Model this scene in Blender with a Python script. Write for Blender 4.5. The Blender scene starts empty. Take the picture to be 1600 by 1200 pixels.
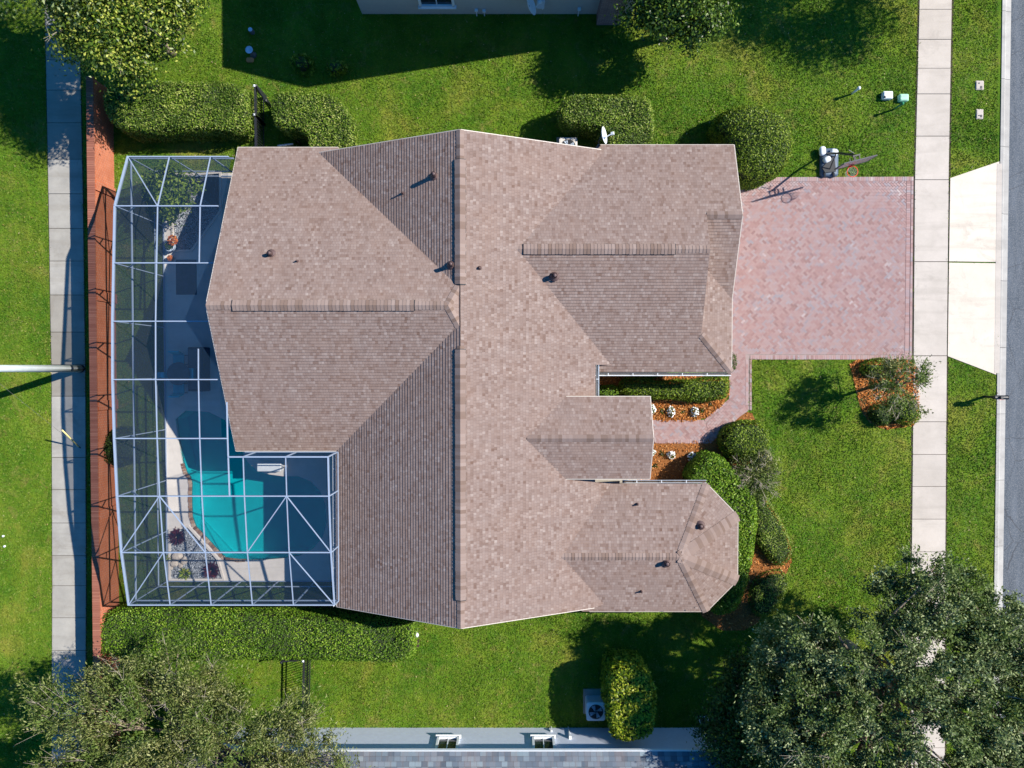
import bpy, bmesh, math, random
import numpy as np
from mathutils import Vector, Matrix

# ---------------------------------------------------------------- camera, light, exposure
S = bpy.context.scene
COL = S.collection
H = 32.6; F = 1111.0; TH = math.atan(22.9/F)
cam = bpy.data.objects.new('camera', bpy.data.cameras.new('camera'))
COL.objects.link(cam); S.camera = cam
cam.location = (0, 0, H); cam.rotation_euler = (-TH, 0, 0)
cam.data.sensor_width = 36; cam.data.lens = 36*F/1600
cam.data.clip_start = .5; cam.data.clip_end = 1500
SUN = Vector((1.1, .36, 1.0)).normalized()
ld = bpy.data.lights.new('sun', 'SUN'); ld.energy = 5.0; ld.angle = math.radians(.53); ld.color = (1, .93, .82)
lo = bpy.data.objects.new('sun', ld); COL.objects.link(lo)
lo.rotation_euler = SUN.to_track_quat('Z', 'Y').to_euler()
W = bpy.data.worlds.new('World'); S.world = W; W.use_nodes = True
nt = W.node_tree; bg = nt.nodes['Background']
sk = nt.nodes.new('ShaderNodeTexSky'); sk.sky_type = 'NISHITA'; sk.sun_disc = False
sk.sun_elevation = math.asin(SUN.z); sk.sun_rotation = math.atan2(SUN.x, SUN.y)
sk.air_density = 1.0; sk.dust_density = .3; sk.ozone_density = 3.0
hs = nt.nodes.new('ShaderNodeHueSaturation'); hs.inputs['Saturation'].default_value = 1.45
nt.links.new(sk.outputs[0], hs.inputs['Color']); nt.links.new(hs.outputs[0], bg.inputs[0])
bg.inputs[1].default_value = .1
S.view_settings.view_transform = 'Standard'; S.view_settings.look = 'None'
S.view_settings.exposure = .72; S.view_settings.gamma = 1
S.render.engine = 'CYCLES'
S.cycles.transparent_max_bounces = 24; S.cycles.max_bounces = 6

# ---------------------------------------------------------------- helpers
rnd = random.Random(7); R = np.random.default_rng(11)
def ray(px, py):
    u, v = (px-800)/F, -(py-600)/F
    d = Matrix.Rotation(-TH, 3, 'X') @ Vector((u, v, -1))
    return d
def U(px, py, h=0.0):                     # the place seen at that point of the photo, at height h
    d = ray(px, py); t = (h-H)/d.z
    return Vector((d.x*t, d.y*t, h))
def UP(pts, h=0.0): return [U(x, y, h) for x, y in pts]

def tag(o, label=None, cat=None, group=None, kind=None):
    if label: o['label'] = label
    if cat: o['category'] = cat
    if group: o['group'] = group
    if kind: o['kind'] = kind
    return o
def thing(name, label, cat, loc=(0, 0, 0), rz=0, group=None):
    o = bpy.data.objects.new(name, None); COL.objects.link(o)
    o.location = loc; o.rotation_euler = (0, 0, rz); o.empty_display_size = .2
    return tag(o, label, cat, group)
def link(name, me, m, parent=None):
    o = bpy.data.objects.new(name, me); COL.objects.link(o)
    if m: me.materials.append(m)
    if parent: o.parent = parent
    return o
def copy_tree(o, parent=None):
    c = o.copy(); COL.objects.link(c); c.parent = parent
    for ch in list(o.children): copy_tree(ch, c)
    return c

class MB:
    def __init__(s): s.v = []; s.f = []
    def add(s, vs, fs):
        b = len(s.v); s.v += [tuple(q) for q in vs]; s.f += [[b+i for i in q] for q in fs]; return s
    def box(s, a, b):
        x0, y0, z0 = a; x1, y1, z1 = b
        return s.add([(x0,y0,z0),(x1,y0,z0),(x1,y1,z0),(x0,y1,z0),(x0,y0,z1),(x1,y0,z1),(x1,y1,z1),(x0,y1,z1)],
                     [(0,3,2,1),(4,5,6,7),(0,1,5,4),(1,2,6,5),(2,3,7,6),(3,0,4,7)])
    def bar(s, p, q, w, h=None, up=Vector((0, 0, 1))):
        p, q = Vector(p), Vector(q); h = h or w; d = (q-p).normalized()
        if abs(d.dot(up)) > .98: up = Vector((1, 0, 0))
        a = d.cross(up).normalized(); b = a.cross(d).normalized()
        vs = [e + a*(w/2)*i + b*(h/2)*j for e in (p, q) for i, j in ((-1,-1),(1,-1),(1,1),(-1,1))]
        return s.add(vs, [(0,1,2,3),(7,6,5,4),(0,4,5,1),(1,5,6,2),(2,6,7,3),(3,7,4,0)])
    def tube(s, pts, rs, n=8, caps=True):
        pts = [Vector(p) for p in pts]
        if not hasattr(rs, '__len__'): rs = [rs]*len(pts)
        vs = []; prev = None
        for i, p in enumerate(pts):
            d = (pts[min(i+1, len(pts)-1)]-pts[max(i-1, 0)]).normalized()
            a = prev - d*prev.dot(d) if prev is not None else None
            if a is None or a.length < 1e-4: a = d.orthogonal()
            a.normalize(); prev = a; b = d.cross(a)
            for k in range(n):
                t = 2*math.pi*k/n; vs.append(p+(a*math.cos(t)+b*math.sin(t))*rs[i])
        fs = []
        for i in range(len(pts)-1):
            for k in range(n):
                k2 = (k+1) % n; fs.append((i*n+k, i*n+k2, (i+1)*n+k2, (i+1)*n+k))
        if caps: fs += [tuple(reversed(range(n))), tuple(range((len(pts)-1)*n, len(pts)*n))]
        return s.add(vs, fs)
    def lathe(s, prof, c=(0, 0, 0), n=20, M=None):
        vs = []
        for r, z in prof:
            for k in range(n):
                t = 2*math.pi*k/n; q = Vector((r*math.cos(t), r*math.sin(t), z))
                if M: q = M @ q
                vs.append(q+Vector(c))
        fs = [(i*n+k, i*n+(k+1) % n, (i+1)*n+(k+1) % n, (i+1)*n+k) for i in range(len(prof)-1) for k in range(n)]
        return s.add(vs, fs)
    def prism(s, poly, z0, z1):
        n = len(poly); vs = [(p[0], p[1], z0) for p in poly]+[(p[0], p[1], z1) for p in poly]
        return s.add(vs, [tuple(reversed(range(n))), tuple(range(n, 2*n))]+[(i, (i+1) % n, n+(i+1) % n, n+i) for i in range(n)])
    def rbox(s, c, sx, sy, z0, z1, r=.05, M=None):       # box with rounded plan corners and a softened top
        pts = []
        for k in range(16):
            t = 2*math.pi*(k+.5)/16; q = k//4
            cx = (sx/2-r)*(1 if q in (0, 3) else -1); cy = (sy/2-r)*(1 if q in (0, 1) else -1)
            pts.append((cx, cy, math.cos(t)*r, math.sin(t)*r))
        vs = []; e = min(r*.5, (z1-z0)*.3)
        for z, k in ((z0, 1), (z1-e, 1), (z1, .35)):
            for a, b, u, v in pts:
                q = Vector((a+u*k, b+v*k, z)); q = M @ q if M else q
                vs.append(q+Vector(c))
        fs = [(i*16+k, i*16+(k+1) % 16, (i+1)*16+(k+1) % 16, (i+1)*16+k) for i in range(2) for k in range(16)]
        fs += [tuple(range(32, 48)), tuple(reversed(range(16)))]
        return s.add(vs, fs)
    def build(s, name, m, parent=None, smooth=False, origin=True):
        v = np.array(s.v, float)
        o0 = Vector((0, 0, 0))
        if origin and parent is None:
            mn, mx = v.min(0), v.max(0); o0 = Vector(((mn[0]+mx[0])/2, (mn[1]+mx[1])/2, mn[2]))
        me = bpy.data.meshes.new(name); me.from_pydata([tuple(Vector(q)-o0) for q in s.v], [], s.f); me.update()
        if smooth: me.polygons.foreach_set('use_smooth', [True]*len(me.polygons))
        o = link(name, me, m, parent); o.location = o0
        if parent and parent.type == 'EMPTY' or parent: o.location = (0, 0, 0)
        return o
def wpart(mb, name, m, parent, smooth=False):            # a part whose mesh was written in world coordinates
    o = mb.build(name, m, parent, smooth)
    M = Matrix.LocRotScale(parent.location, parent.rotation_euler, None)
    pp = parent
    if parent.parent: M = Matrix.LocRotScale(parent.parent.location, parent.parent.rotation_euler, None)
    o.data.transform(M.inverted()); return o

def np_mesh(name, verts, nper):                          # polygons of nper separate vertices each
    me = bpy.data.meshes.new(name); n = len(verts)//nper
    me.vertices.add(len(verts)); me.vertices.foreach_set('co', verts.astype(np.float32).ravel())
    me.loops.add(n*nper); me.loops.foreach_set('vertex_index', np.arange(n*nper, dtype=np.int32))
    me.polygons.add(n); me.polygons.foreach_set('loop_start', np.arange(0, n*nper, nper, dtype=np.int32))
    me.polygons.foreach_set('loop_total', np.full(n, nper, dtype=np.int32))
    me.update(calc_edges=True); return me
def inside(P, poly):
    x, y = P[:, 0], P[:, 1]; c = np.zeros(len(P), bool); n = len(poly)
    for i in range(n):
        x0, y0 = poly[i][0], poly[i][1]; x1, y1 = poly[i-1][0], poly[i-1][1]
        if y0 == y1: continue
        c ^= ((y0 > y) != (y1 > y)) & (x < (x1-x0)*(y-y0)/(y1-y0)+x0)
    return c
def edge_dist(P, poly):
    d = np.full(len(P), 1e9); n = len(poly)
    for i in range(n):
        a = np.array(poly[i-1][:2]); b = np.array(poly[i][:2]); ab = b-a
        t = np.clip(((P-a)@ab)/max(ab@ab, 1e-9), 0, 1)
        d = np.minimum(d, np.linalg.norm(P-(a+t[:, None]*ab), axis=1))
    return d
def unit(v): return v/np.maximum(np.linalg.norm(v, axis=1, keepdims=True), 1e-9)
def leaves(C, N, L, wr=.45, tilt=.7, axis=None):                    # leaf blades: centres C, facing N, length L
    n = len(C); N = unit(N+R.normal(0, tilt, (n, 3)))
    a = unit(np.cross(N, R.normal(0, 1, (n, 3)))) if axis is None else unit(axis+R.normal(0, .35, (n, 3))); b = unit(np.cross(N, a))
    L = (L*(R.uniform(.7, 1.3, n)))[:, None] if not hasattr(L, '__len__') else L[:, None]
    w = L*wr; fold = N*L*.12
    v = np.stack([C-a*L/2, C+b*w/2-a*L*.08+fold, C+a*L/2, C-b*w/2-a*L*.08+fold], 1)
    return v.reshape(-1, 3)
def smooth_poly(pts, k=2):
    for _ in range(k):
        o = []
        for i in range(len(pts)):
            a, b = Vector(pts[i-1][:2]), Vector(pts[i][:2]); o += [a*.75+b*.25, a*.25+b*.75]
        pts = o
    return [tuple(p) for p in pts]
def circle(c, r, n=20, sy=1, j=0):
    return [(c[0]+r*(1+rnd.uniform(-j, j))*math.cos(2*math.pi*k/n), c[1]+r*sy*(1+rnd.uniform(-j, j))*math.sin(2*math.pi*k/n)) for k in range(n)]

# ---------------------------------------------------------------- materials
class NT:
    def __init__(s, name):
        s.m = bpy.data.materials.new(name); s.m.use_nodes = True; s.t = s.m.node_tree
        s.b = s.t.nodes['Principled BSDF']; s.out = s.t.nodes['Material Output']
    def n(s, typ, ins=None, **kw):
        q = s.t.nodes.new(typ)
        for k, v in kw.items(): setattr(q, k, v)
        for k, v in (ins or {}).items():
            if isinstance(v, bpy.types.NodeSocket): s.t.links.new(v, q.inputs[k])
            else: q.inputs[k].default_value = v
        return q
    def math(s, op, a, b=0.0, c=0.0): return s.n('ShaderNodeMath', {0: a, 1: b, 2: c}, operation=op).outputs[0]
    def ramp(s, f, stops, interp='LINEAR'):
        q = s.n('ShaderNodeValToRGB', {0: f}); q.color_ramp.interpolation = interp; e = q.color_ramp.elements
        while len(e) < len(stops): e.new(.5)
        for i, (p, c) in enumerate(stops): e[i].position = p; e[i].color = (*c, 1)
        return q.outputs[0]
    def mix(s, f, a, b, mode='MIX'):
        q = s.n('ShaderNodeMix', data_type='RGBA', blend_type=mode)
        for k, v in ((0, f), (6, a), (7, b)):
            if isinstance(v, bpy.types.NodeSocket): s.t.links.new(v, q.inputs[k])
            else: q.inputs[k].default_value = v if k == 0 else (*v, 1)
        return q.outputs[2]
    def pos(s): return s.n('ShaderNodeNewGeometry').outputs['Position']
    def noise(s, scale, detail=3, vec=None, rough=.55, dist=0):
        return s.n('ShaderNodeTexNoise', {'Vector': vec or s.pos(), 'Scale': scale, 'Detail': detail, 'Roughness': rough, 'Distortion': dist}).outputs[0]
    def island(s): return s.n('ShaderNodeNewGeometry').outputs['Random Per Island']
    def set(s, base=None, rough=None, bump=None, strength=.3, dist=.02, spec=None):
        if base is not None:
            if isinstance(base, bpy.types.NodeSocket): s.t.links.new(base, s.b.inputs['Base Color'])
            else: s.b.inputs['Base Color'].default_value = (*base, 1)
        if rough is not None: s.b.inputs['Roughness'].default_value = rough
        if spec is not None: s.b.inputs['Specular IOR Level'].default_value = spec
        if bump is not None:
            q = s.n('ShaderNodeBump', {'Height': bump, 'Strength': strength, 'Distance': dist}); s.t.links.new(q.outputs[0], s.b.inputs['Normal'])
        return s.m
def plain(name, c, rough=.6, var=.12, scale=6, metal=0):
    q = NT(name); f = q.noise(scale, 4)
    q.b.inputs['Metallic'].default_value = metal
    return q.set(q.ramp(f, [(.3, tuple(x*(1-var) for x in c)), (.7, tuple(min(1, x*(1+var)) for x in c))]), rough, q.noise(scale*8, 2), .12, .01)
def leafmat(name, cols, rough=.5, trans=.3, big=.5, bigc=None, spec=.22):
    q = NT(name); c = q.ramp(q.island(), [(i/(len(cols)-1)*.9+.05, x) for i, x in enumerate(cols)])
    if bigc: c = q.mix(q.math('MULTIPLY', q.ramp(q.noise(big, 2), [(.42, (0,0,0)), (.62, (1,1,1))]), .7), c, bigc)
    q.set(c, rough, spec=spec)
    tr = q.n('ShaderNodeBsdfTranslucent', {'Color': c}); mx = q.n('ShaderNodeMixShader', {0: trans, 1: q.b.outputs[0], 2: tr.outputs[0]})
    q.t.links.new(mx.outputs[0], q.out.inputs[0]); return q.m
M = {}
def grass_color(q, isl=False):
    p = q.pos(); sp = q.n('ShaderNodeMapping', {'Vector': p, 'Scale': (1.6, .16, 1)}).outputs[0]
    c = q.ramp(q.noise(.32, 5, p, .62, .5), [(.32, (.042,.125,.010)), (.43, (.075,.18,.011)), (.54, (.13,.225,.017)), (.65, (.25,.26,.04))])
    c = q.mix(q.ramp(q.noise(1, 4, sp, .6), [(.42, (0,0,0)), (.68, (.6,.6,.6))]), c, (.055,.125,.01))
    c = q.mix(q.ramp(q.noise(2.6, 5, p, .75), [(.42, (0,0,0)), (.75, (.7,.7,.7))]), c, (.17,.225,.02))
    c = q.mix(q.ramp(q.noise(.9, 6, p, .7, 1.2), [(.56, (0,0,0)), (.69, (.6,.6,.6))]), c, (.27,.215,.07))
    c = q.mix(q.ramp(q.noise(11, 3, p, .7), [(.5, (0,0,0)), (.8, (.5,.5,.5))]), c, (.05,.11,.01))
    if isl: c = q.mix(.35, c, q.ramp(q.island(), [(0, (.035,.095,.008)), (.5, (.10,.20,.016)), (.88, (.24,.28,.04)), (1, (.48,.42,.17))]))
    return c
q = NT('grass_ground'); M['ground'] = q.set(grass_color(q), .9, q.noise(14, 5, rough=.8), 1, .06, spec=.1)
q = NT('grass_blades'); c = grass_color(q, True); q.set(c, .6, spec=.2)
tr = q.n('ShaderNodeBsdfTranslucent', {'Color': c}); mx = q.n('ShaderNodeMixShader', {0: .25, 1: q.b.outputs[0], 2: tr.outputs[0]}); q.t.links.new(mx.outputs[0], q.out.inputs[0]); M['blades'] = q.m

def concrete(name, lo, hi, st, vary=.3):
    q = NT(name); c = q.ramp(q.noise(1.1, 6, rough=.65), [(.3, lo), (.7, hi)])
    c = q.mix(q.math('MULTIPLY', q.ramp(q.noise(.7, 5, rough=.75, dist=.8), [(.56, (0,0,0)), (.72, (1,1,1))]), .45), c, st)
    c = q.mix(q.math('MULTIPLY', q.math('POWER', q.island(), 2), vary), c, st)
    tm = q.n('ShaderNodeMapping', {'Vector': q.pos(), 'Rotation': (0, 0, .15), 'Scale': (.16, 1.5, 1)}).outputs[0]
    c = q.mix(q.math('MULTIPLY', q.ramp(q.noise(1.4, 5, tm, .6, .6), [(.52, (0,0,0)), (.7, (1,1,1))]), .35), c, st)
    c = q.mix(q.math('MULTIPLY', q.ramp(q.noise(38, 2), [(.5, (0,0,0)), (.8, (1,1,1))]), .18), c, (.12,.11,.1))
    return q.set(c, .85, q.noise(60, 3), .3, .01, spec=.2)
M['walk'] = concrete('sidewalk_concrete', (.46,.415,.37), (.56,.505,.455), (.32,.285,.25))
M['walk_old'] = concrete('weathered_concrete', (.29,.28,.26), (.40,.385,.35), (.20,.175,.14), .75)
M['apron'] = concrete('apron_concrete', (.64,.565,.48), (.74,.665,.575), (.34,.30,.25))
M['kerb'] = concrete('kerb_concrete', (.34,.33,.32), (.46,.45,.43), (.22,.21,.2))
M['deck'] = concrete('deck_paint', (.60,.56,.52), (.72,.67,.62), (.5,.46,.42))
q = NT('asphalt'); p = q.pos()
sc = q.n('ShaderNodeMapping', {'Vector': p, 'Scale': (2.5, .35, 1)}).outputs[0]
c = q.ramp(q.noise(1.2, 5, sc, .7), [(.3, (.055,.07,.09)), (.7, (.115,.135,.165))])
c = q.mix(q.ramp(q.noise(25, 3), [(.45, (0,0,0)), (.7, (.9,.9,.9))]), c, (.20,.21,.225))
ck = q.n('ShaderNodeTexVoronoi', {'Vector': q.n('ShaderNodeMapping', {'Vector': q.mix(.12, p, q.n('ShaderNodeTexNoise', {'Vector': p, 'Scale': 1.5}).outputs[1]), 'Scale': (.7, .45, 1)}).outputs[0], 'Scale': 1}, feature='DISTANCE_TO_EDGE').outputs[0]
c = q.mix(q.ramp(ck, [(0, (.8,.8,.8)), (.006, (0,0,0))]), c, (.05,.05,.055))
M['asphalt'] = q.set(c, .9, q.noise(90, 2), .5, .01, spec=.2)

# shingles: UV u along the eave, v up the slope, metres
def shingles(name, cols, blotch, tabw=.115, ex=.125):
    q = NT(name); uv = q.n('ShaderNodeUVMap').outputs[0]; s = q.n('ShaderNodeSeparateXYZ', {0: uv})
    u, v = s.outputs[0], s.outputs[1]
    row = q.math('FLOOR', q.math('DIVIDE', v, ex))
    off = q.n('ShaderNodeTexWhiteNoise', {'W': row}, noise_dimensions='1D').outputs[0]
    uu = q.math('ADD', q.math('DIVIDE', u, tabw), q.math('MULTIPLY', off, 37))
    cell = q.math('FLOOR', uu); fr = q.math('FRACT', uu)
    w = q.n('ShaderNodeTexWhiteNoise', {0: q.n('ShaderNodeCombineXYZ', {0: cell, 1: row}).outputs[0]}, noise_dimensions='2D')
    c = q.ramp(w.outputs[0], cols)
    # half of the tabs run into their neighbour
    w2 = q.n('ShaderNodeTexWhiteNoise', {0: q.n('ShaderNodeCombineXYZ', {0: q.math('FLOOR', q.math('MULTIPLY', uu, .5)), 1: q.math('ADD', row, 91.5)}).outputs[0]}, noise_dimensions='2D')
    c = q.mix(.3, c, q.ramp(w2.outputs[0], cols))
    ed = q.math('MULTIPLY', q.math('LESS_THAN', fr, .09), q.math('GREATER_THAN', w2.outputs[0], .25))
    c = q.mix(q.math('MULTIPLY', ed, .35), c, (.07,.05,.045))
    shadow_line = q.math('LESS_THAN', q.math('FRACT', q.math('DIVIDE', v, ex)), .2)
    c = q.mix(q.math('MULTIPLY', shadow_line, .20), c, (.10,.07,.065))  # shadow line of each course put into the colour, as dark granules
    c = q.mix(q.ramp(q.noise(.55, 4, rough=.65), [(.45, (0,0,0)), (.75, (.45,.45,.45))]), c, blotch)
    c = q.mix(q.ramp(q.noise(70, 2), [(.4, (0,0,0)), (.8, (.35,.35,.35))]), c, (.08,.06,.055))
    st = q.n('ShaderNodeMapping', {'Vector': uv, 'Scale': (1.4, .22, 1)}).outputs[0]
    c = q.mix(q.ramp(q.noise(1.3, 5, st, .7), [(.46, (0,0,0)), (.72, (.55,.55,.55))]), c, (.20,.15,.135))
    hgt = q.math('ADD', q.math('MULTIPLY', w.outputs[0], .5), q.math('MULTIPLY', ed, -1))
    return q.set(c, .92, q.math('ADD', hgt, q.math('MULTIPLY', q.noise(60, 2), .8)), .55, .008, spec=.15)
RC = [(0, (.15,.092,.072)), (.10, (.20,.136,.114)), (.28, (.245,.179,.156)), (.65, (.270,.203,.180)), (.9, (.297,.232,.210)), (1, (.37,.305,.278))]
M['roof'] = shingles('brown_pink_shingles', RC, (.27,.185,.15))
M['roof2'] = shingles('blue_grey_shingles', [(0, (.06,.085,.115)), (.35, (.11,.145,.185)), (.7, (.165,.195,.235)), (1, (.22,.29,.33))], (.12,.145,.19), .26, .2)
q = NT('cap_shingle'); M['cap'] = q.set(q.ramp(q.island(), [(0, (.175,.122,.10)), (.4, (.225,.166,.145)), (1, (.275,.212,.19))]), .9, q.noise(60, 2), .4, .01, spec=.15)
q = NT('pavers'); c = q.ramp(q.island(), [(0, (.28,.175,.165)), (.15, (.34,.215,.205)), (.45, (.375,.255,.245)), (.7, (.385,.28,.27)), (.88, (.345,.29,.30)), (.97, (.29,.26,.285)), (1, (.47,.385,.37))])
c = q.mix(q.ramp(q.noise(.8, 4, rough=.7), [(.4, (0,0,0)), (.7, (.5,.5,.5))]), c, (.37,.225,.21))
c = q.mix(q.ramp(q.noise(1.4, 3, rough=.7), [(.55, (0,0,0)), (.75, (.5,.5,.5))]), c, (.28,.26,.30))
M['paver'] = q.set(c, .85, q.noise(80, 2), .3, .008, spec=.2)
M['sand'] = plain('joint_sand', (.30,.235,.22), .95)
def bricks(name, rot, a, b, mo, sx=.22, sy=.075):
    q = NT(name); sp = q.n('ShaderNodeSeparateXYZ', {0: q.pos()}); p = q.n('ShaderNodeCombineXYZ', {0: q.math('ADD', sp.outputs[0], sp.outputs[1]), 1: sp.outputs[2]}).outputs[0]
    t = q.n('ShaderNodeTexBrick', {'Vector': p, 'Color1': (*a, 1), 'Color2': (*b, 1), 'Mortar': (*mo, 1), 'Scale': 1, 'Mortar Size': .008, 'Brick Width': sx, 'Row Height': sy, 'Bias': 0})
    c = q.mix(q.ramp(q.noise(1.5, 4, rough=.7), [(.4, (0,0,0)), (.8, (.6,.6,.6))]), t.outputs[0], tuple(x*.6 for x in a))
    return q.set(c, .9, t.outputs[1], -.6, .01, spec=.15)
M['brick'] = bricks('wall_bricks', (math.pi/2, 0, math.pi/2), (.50,.135,.055), (.40,.105,.05), (.42,.30,.24))
q = NT('cap_bricks'); M['brickcap'] = q.set(q.ramp(q.island(), [(0, (.24,.085,.055)), (.5, (.28,.10,.065)), (1, (.33,.135,.09))]), .9, q.noise(50, 2), .3, .01)
M['mulch'] = (lambda q: q.set(q.ramp(q.noise(16, 5, rough=.8, dist=1), [(.3, (.09,.035,.012)), (.5, (.30,.12,.04)), (.72, (.46,.23,.09))]), .95, q.noise(22, 4, rough=.8), 1, .06, spec=.1))(NT('orange_mulch'))
q = NT('mulch_chips'); M['chips'] = q.set(q.ramp(q.island(), [(0, (.20,.06,.015)), (.4, (.45,.155,.035)), (.8, (.60,.24,.065)), (1, (.72,.40,.17))]), .9, spec=.1)
q = NT('gravel'); M['gravel'] = q.set(q.ramp(q.island(), [(0, (.12,.14,.17)), (.5, (.30,.33,.37)), (1, (.55,.57,.60))]), .8)
M['white'] = plain('white_metal', (.70,.74,.78), .45, .05)
M['frame'] = plain('enclosure_aluminium', (.27,.34,.46), .5, .05)
M['blackmetal'] = plain('black_metal', (.022,.024,.03), .4, .2)
M['dark'] = plain('dark_grey', (.02,.023,.028), .7, .2)
M['fascia'] = plain('fascia_paint', (.55,.50,.45), .6, .06)
M['stucco'] = plain('beige_stucco', (.50,.44,.37), .9, .06)
M['bluewall'] = plain('pale_stucco', (.54,.60,.72), .9, .04)
M['greywall'] = plain('cream_stucco', (.40,.40,.38), .9, .04)
M['pipe'] = plain('vent_pipe_lead', (.10,.062,.06), .6, .1)
M['orange'] = plain('orange_rim', (.80,.05,.02), .5, .05)
M['bark'] = plain('grey_bark', (.20,.16,.12), .95, .35, 9)
M['twig'] = plain('pale_twigs', (.36,.31,.25), .9, .2, 9)
M['poleM'] = plain('spun_concrete', (.52,.58,.58), .6, .08, 3)
M['stone'] = plain('pale_stone', (.45,.39,.33), .9, .3, 7)
M['teal'] = plain('turquoise_fabric', (.02,.42,.50), .8, .1)
M['lightteal'] = plain('turquoise_plastic', (.03,.60,.72), .5, .05)
M['yellow'] = plain('yellow_guard', (.75,.65,.25), .5, .05)
M['petal'] = plain('white_petals', (.85,.86,.88), .7, .05)
M['greenbox'] = plain('pale_green_plastic', (.32,.62,.45), .5, .08)
M['green'] = plain('green_plastic', (.02,.20,.09), .5, .08)
M['terracotta'] = plain('terracotta', (.50,.20,.08), .8, .1)
M['cover'] = plain('blue_grey_plastic', (.50,.60,.74), .5, .06)
M['rug'] = plain('grey_brown_rug', (.12,.115,.12), .95, .1)
M['net'] = plain('net_cord', (.8,.8,.8), .7, .02)
M['soil'] = plain('dark_soil', (.05,.035,.025), .95, .3)
q = NT('window_glass'); q.set((.02,.03,.04), .06); M['glass'] = q.m
q = NT('plaster_pool'); M['pool'] = q.set(q.ramp(q.noise(1.5, 4), [(.3, (.14,.80,.80)), (.7, (.20,.90,.90))]), .7)
q = NT('pool_water'); bp = q.n('ShaderNodeBump', {'Height': q.noise(5, 3, dist=1.2), 'Strength': .02, 'Distance': .03})
tp = q.n('ShaderNodeBsdfTransparent', {'Color': (.12,.60,.64,1)}); gl = q.n('ShaderNodeBsdfGlossy', {'Roughness': .12, 'Normal': bp.outputs[0]})
mx = q.n('ShaderNodeMixShader', {0: .025, 1: tp.outputs[0], 2: gl.outputs[0]}); q.t.links.new(mx.outputs[0], q.out.inputs[0]); M['water'] = q.m
def screenmat(name, fac, col):
    q = NT(name); tp = q.n('ShaderNodeBsdfTransparent', {'Color': (1,1,1,1)}); df = q.n('ShaderNodeBsdfDiffuse', {'Color': (*col, 1)})
    f = q.math('ADD', fac-.03, q.math('MULTIPLY', q.noise(.8, 2), .06))
    mx = q.n('ShaderNodeMixShader', {0: f, 1: tp.outputs[0], 2: df.outputs[0]}); q.t.links.new(mx.outputs[0], q.out.inputs[0]); return q.m
M['screen'] = screenmat('insect_screen', .30, (.02,.045,.09))
M['screenw'] = screenmat('wall_screen', .40, (.045,.055,.06))
M['l_hedge'] = leafmat('hedge_leaves', [(.04,.08,.008), (.10,.185,.014), (.175,.285,.024), (.28,.39,.05), (.46,.50,.15)], .45, .3, .9, (.055,.115,.012))
M['l_hedge2'] = leafmat('bright_hedge_leaves', [(.04,.10,.006), (.11,.23,.012), (.18,.33,.02), (.32,.44,.06)], .45, .3, .8, (.06,.14,.012))
M['l_yellow'] = leafmat('yellow_green_leaves', [(.05,.10,.006), (.18,.26,.013), (.33,.41,.025), (.50,.52,.06)], .4)
M['l_broad'] = leafmat('broad_leaves', [(.012,.035,.004), (.045,.09,.008), (.10,.175,.015), (.22,.30,.03), (.48,.50,.10)], .4, spec=.35)
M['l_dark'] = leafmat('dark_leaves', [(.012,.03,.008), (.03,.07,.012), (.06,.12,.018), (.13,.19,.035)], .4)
M['l_oak'] = leafmat('oak_leaves', [(.025,.045,.018), (.07,.11,.038), (.14,.195,.07), (.235,.30,.12), (.44,.49,.25)], .42, .25, .6, (.10,.16,.025))
M['l_olive'] = leafmat('olive_leaves', [(.03,.045,.014), (.08,.105,.025), (.15,.18,.045), (.25,.27,.08), (.43,.43,.2)], .5, .3, .5, (.10,.18,.025))
M['l_bush'] = leafmat('bush_leaves', [(.03,.07,.006), (.09,.16,.011), (.17,.265,.018), (.31,.39,.05)], .45)
M['l_grey'] = leafmat('sparse_leaves', [(.05,.06,.02), (.10,.12,.04), (.17,.18,.07), (.26,.25,.13)], .5)
M['l_red'] = leafmat('red_leaves', [(.03,.004,.008), (.09,.01,.018), (.18,.03,.03)], .4)
M['l_orange'] = leafmat('orange_leaves', [(.35,.07,.01), (.62,.18,.02), (.7,.3,.05)], .5)
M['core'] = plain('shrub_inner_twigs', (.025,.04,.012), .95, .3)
M['bluebase'] = plain('blue_grey_base', (.06,.095,.15), .6, .1)
M['l_laurel'] = leafmat('laurel_leaves', [(.012,.035,.005), (.04,.09,.01), (.085,.165,.016), (.20,.30,.04)], .35, spec=.4)
M['dryleaf'] = leafmat('dry_leaves', [(.10,.06,.02), (.30,.20,.06), (.45,.36,.12), (.5,.42,.25)], .7)

# ---------------------------------------------------------------- ground, roads, paths
def sheet(name, poly, z, m, holes=(), kind='structure', thick=0):
    bm = bmesh.new()
    for lp in [poly]+list(holes):
        vs = [bm.verts.new((p[0], p[1], 0)) for p in lp]
        for i in range(len(vs)): bm.edges.new((vs[i-1], vs[i]))
    bmesh.ops.triangle_fill(bm, use_beauty=True, use_dissolve=False, edges=bm.edges[:], normal=(0, 0, 1))
    for f in bm.faces:
        f.normal_update()
        if f.normal.z < 0: f.normal_flip()
    if thick:
        r = bmesh.ops.extrude_face_region(bm, geom=bm.faces[:])
        for v in [g for g in r['geom'] if isinstance(g, bmesh.types.BMVert)]: v.co.z = 0.0
        low = [v for v in bm.verts if v not in set(g for g in r['geom'] if isinstance(g, bmesh.types.BMVert))]
        for v in low: v.co.z = -thick
        bmesh.ops.recalc_face_normals(bm, faces=bm.faces[:])
    me = bpy.data.meshes.new(name); bm.to_mesh(me); bm.free()
    o = link(name, me, m); o.location = (0, 0, z)
    if kind: o['kind'] = kind
    return o
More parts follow.
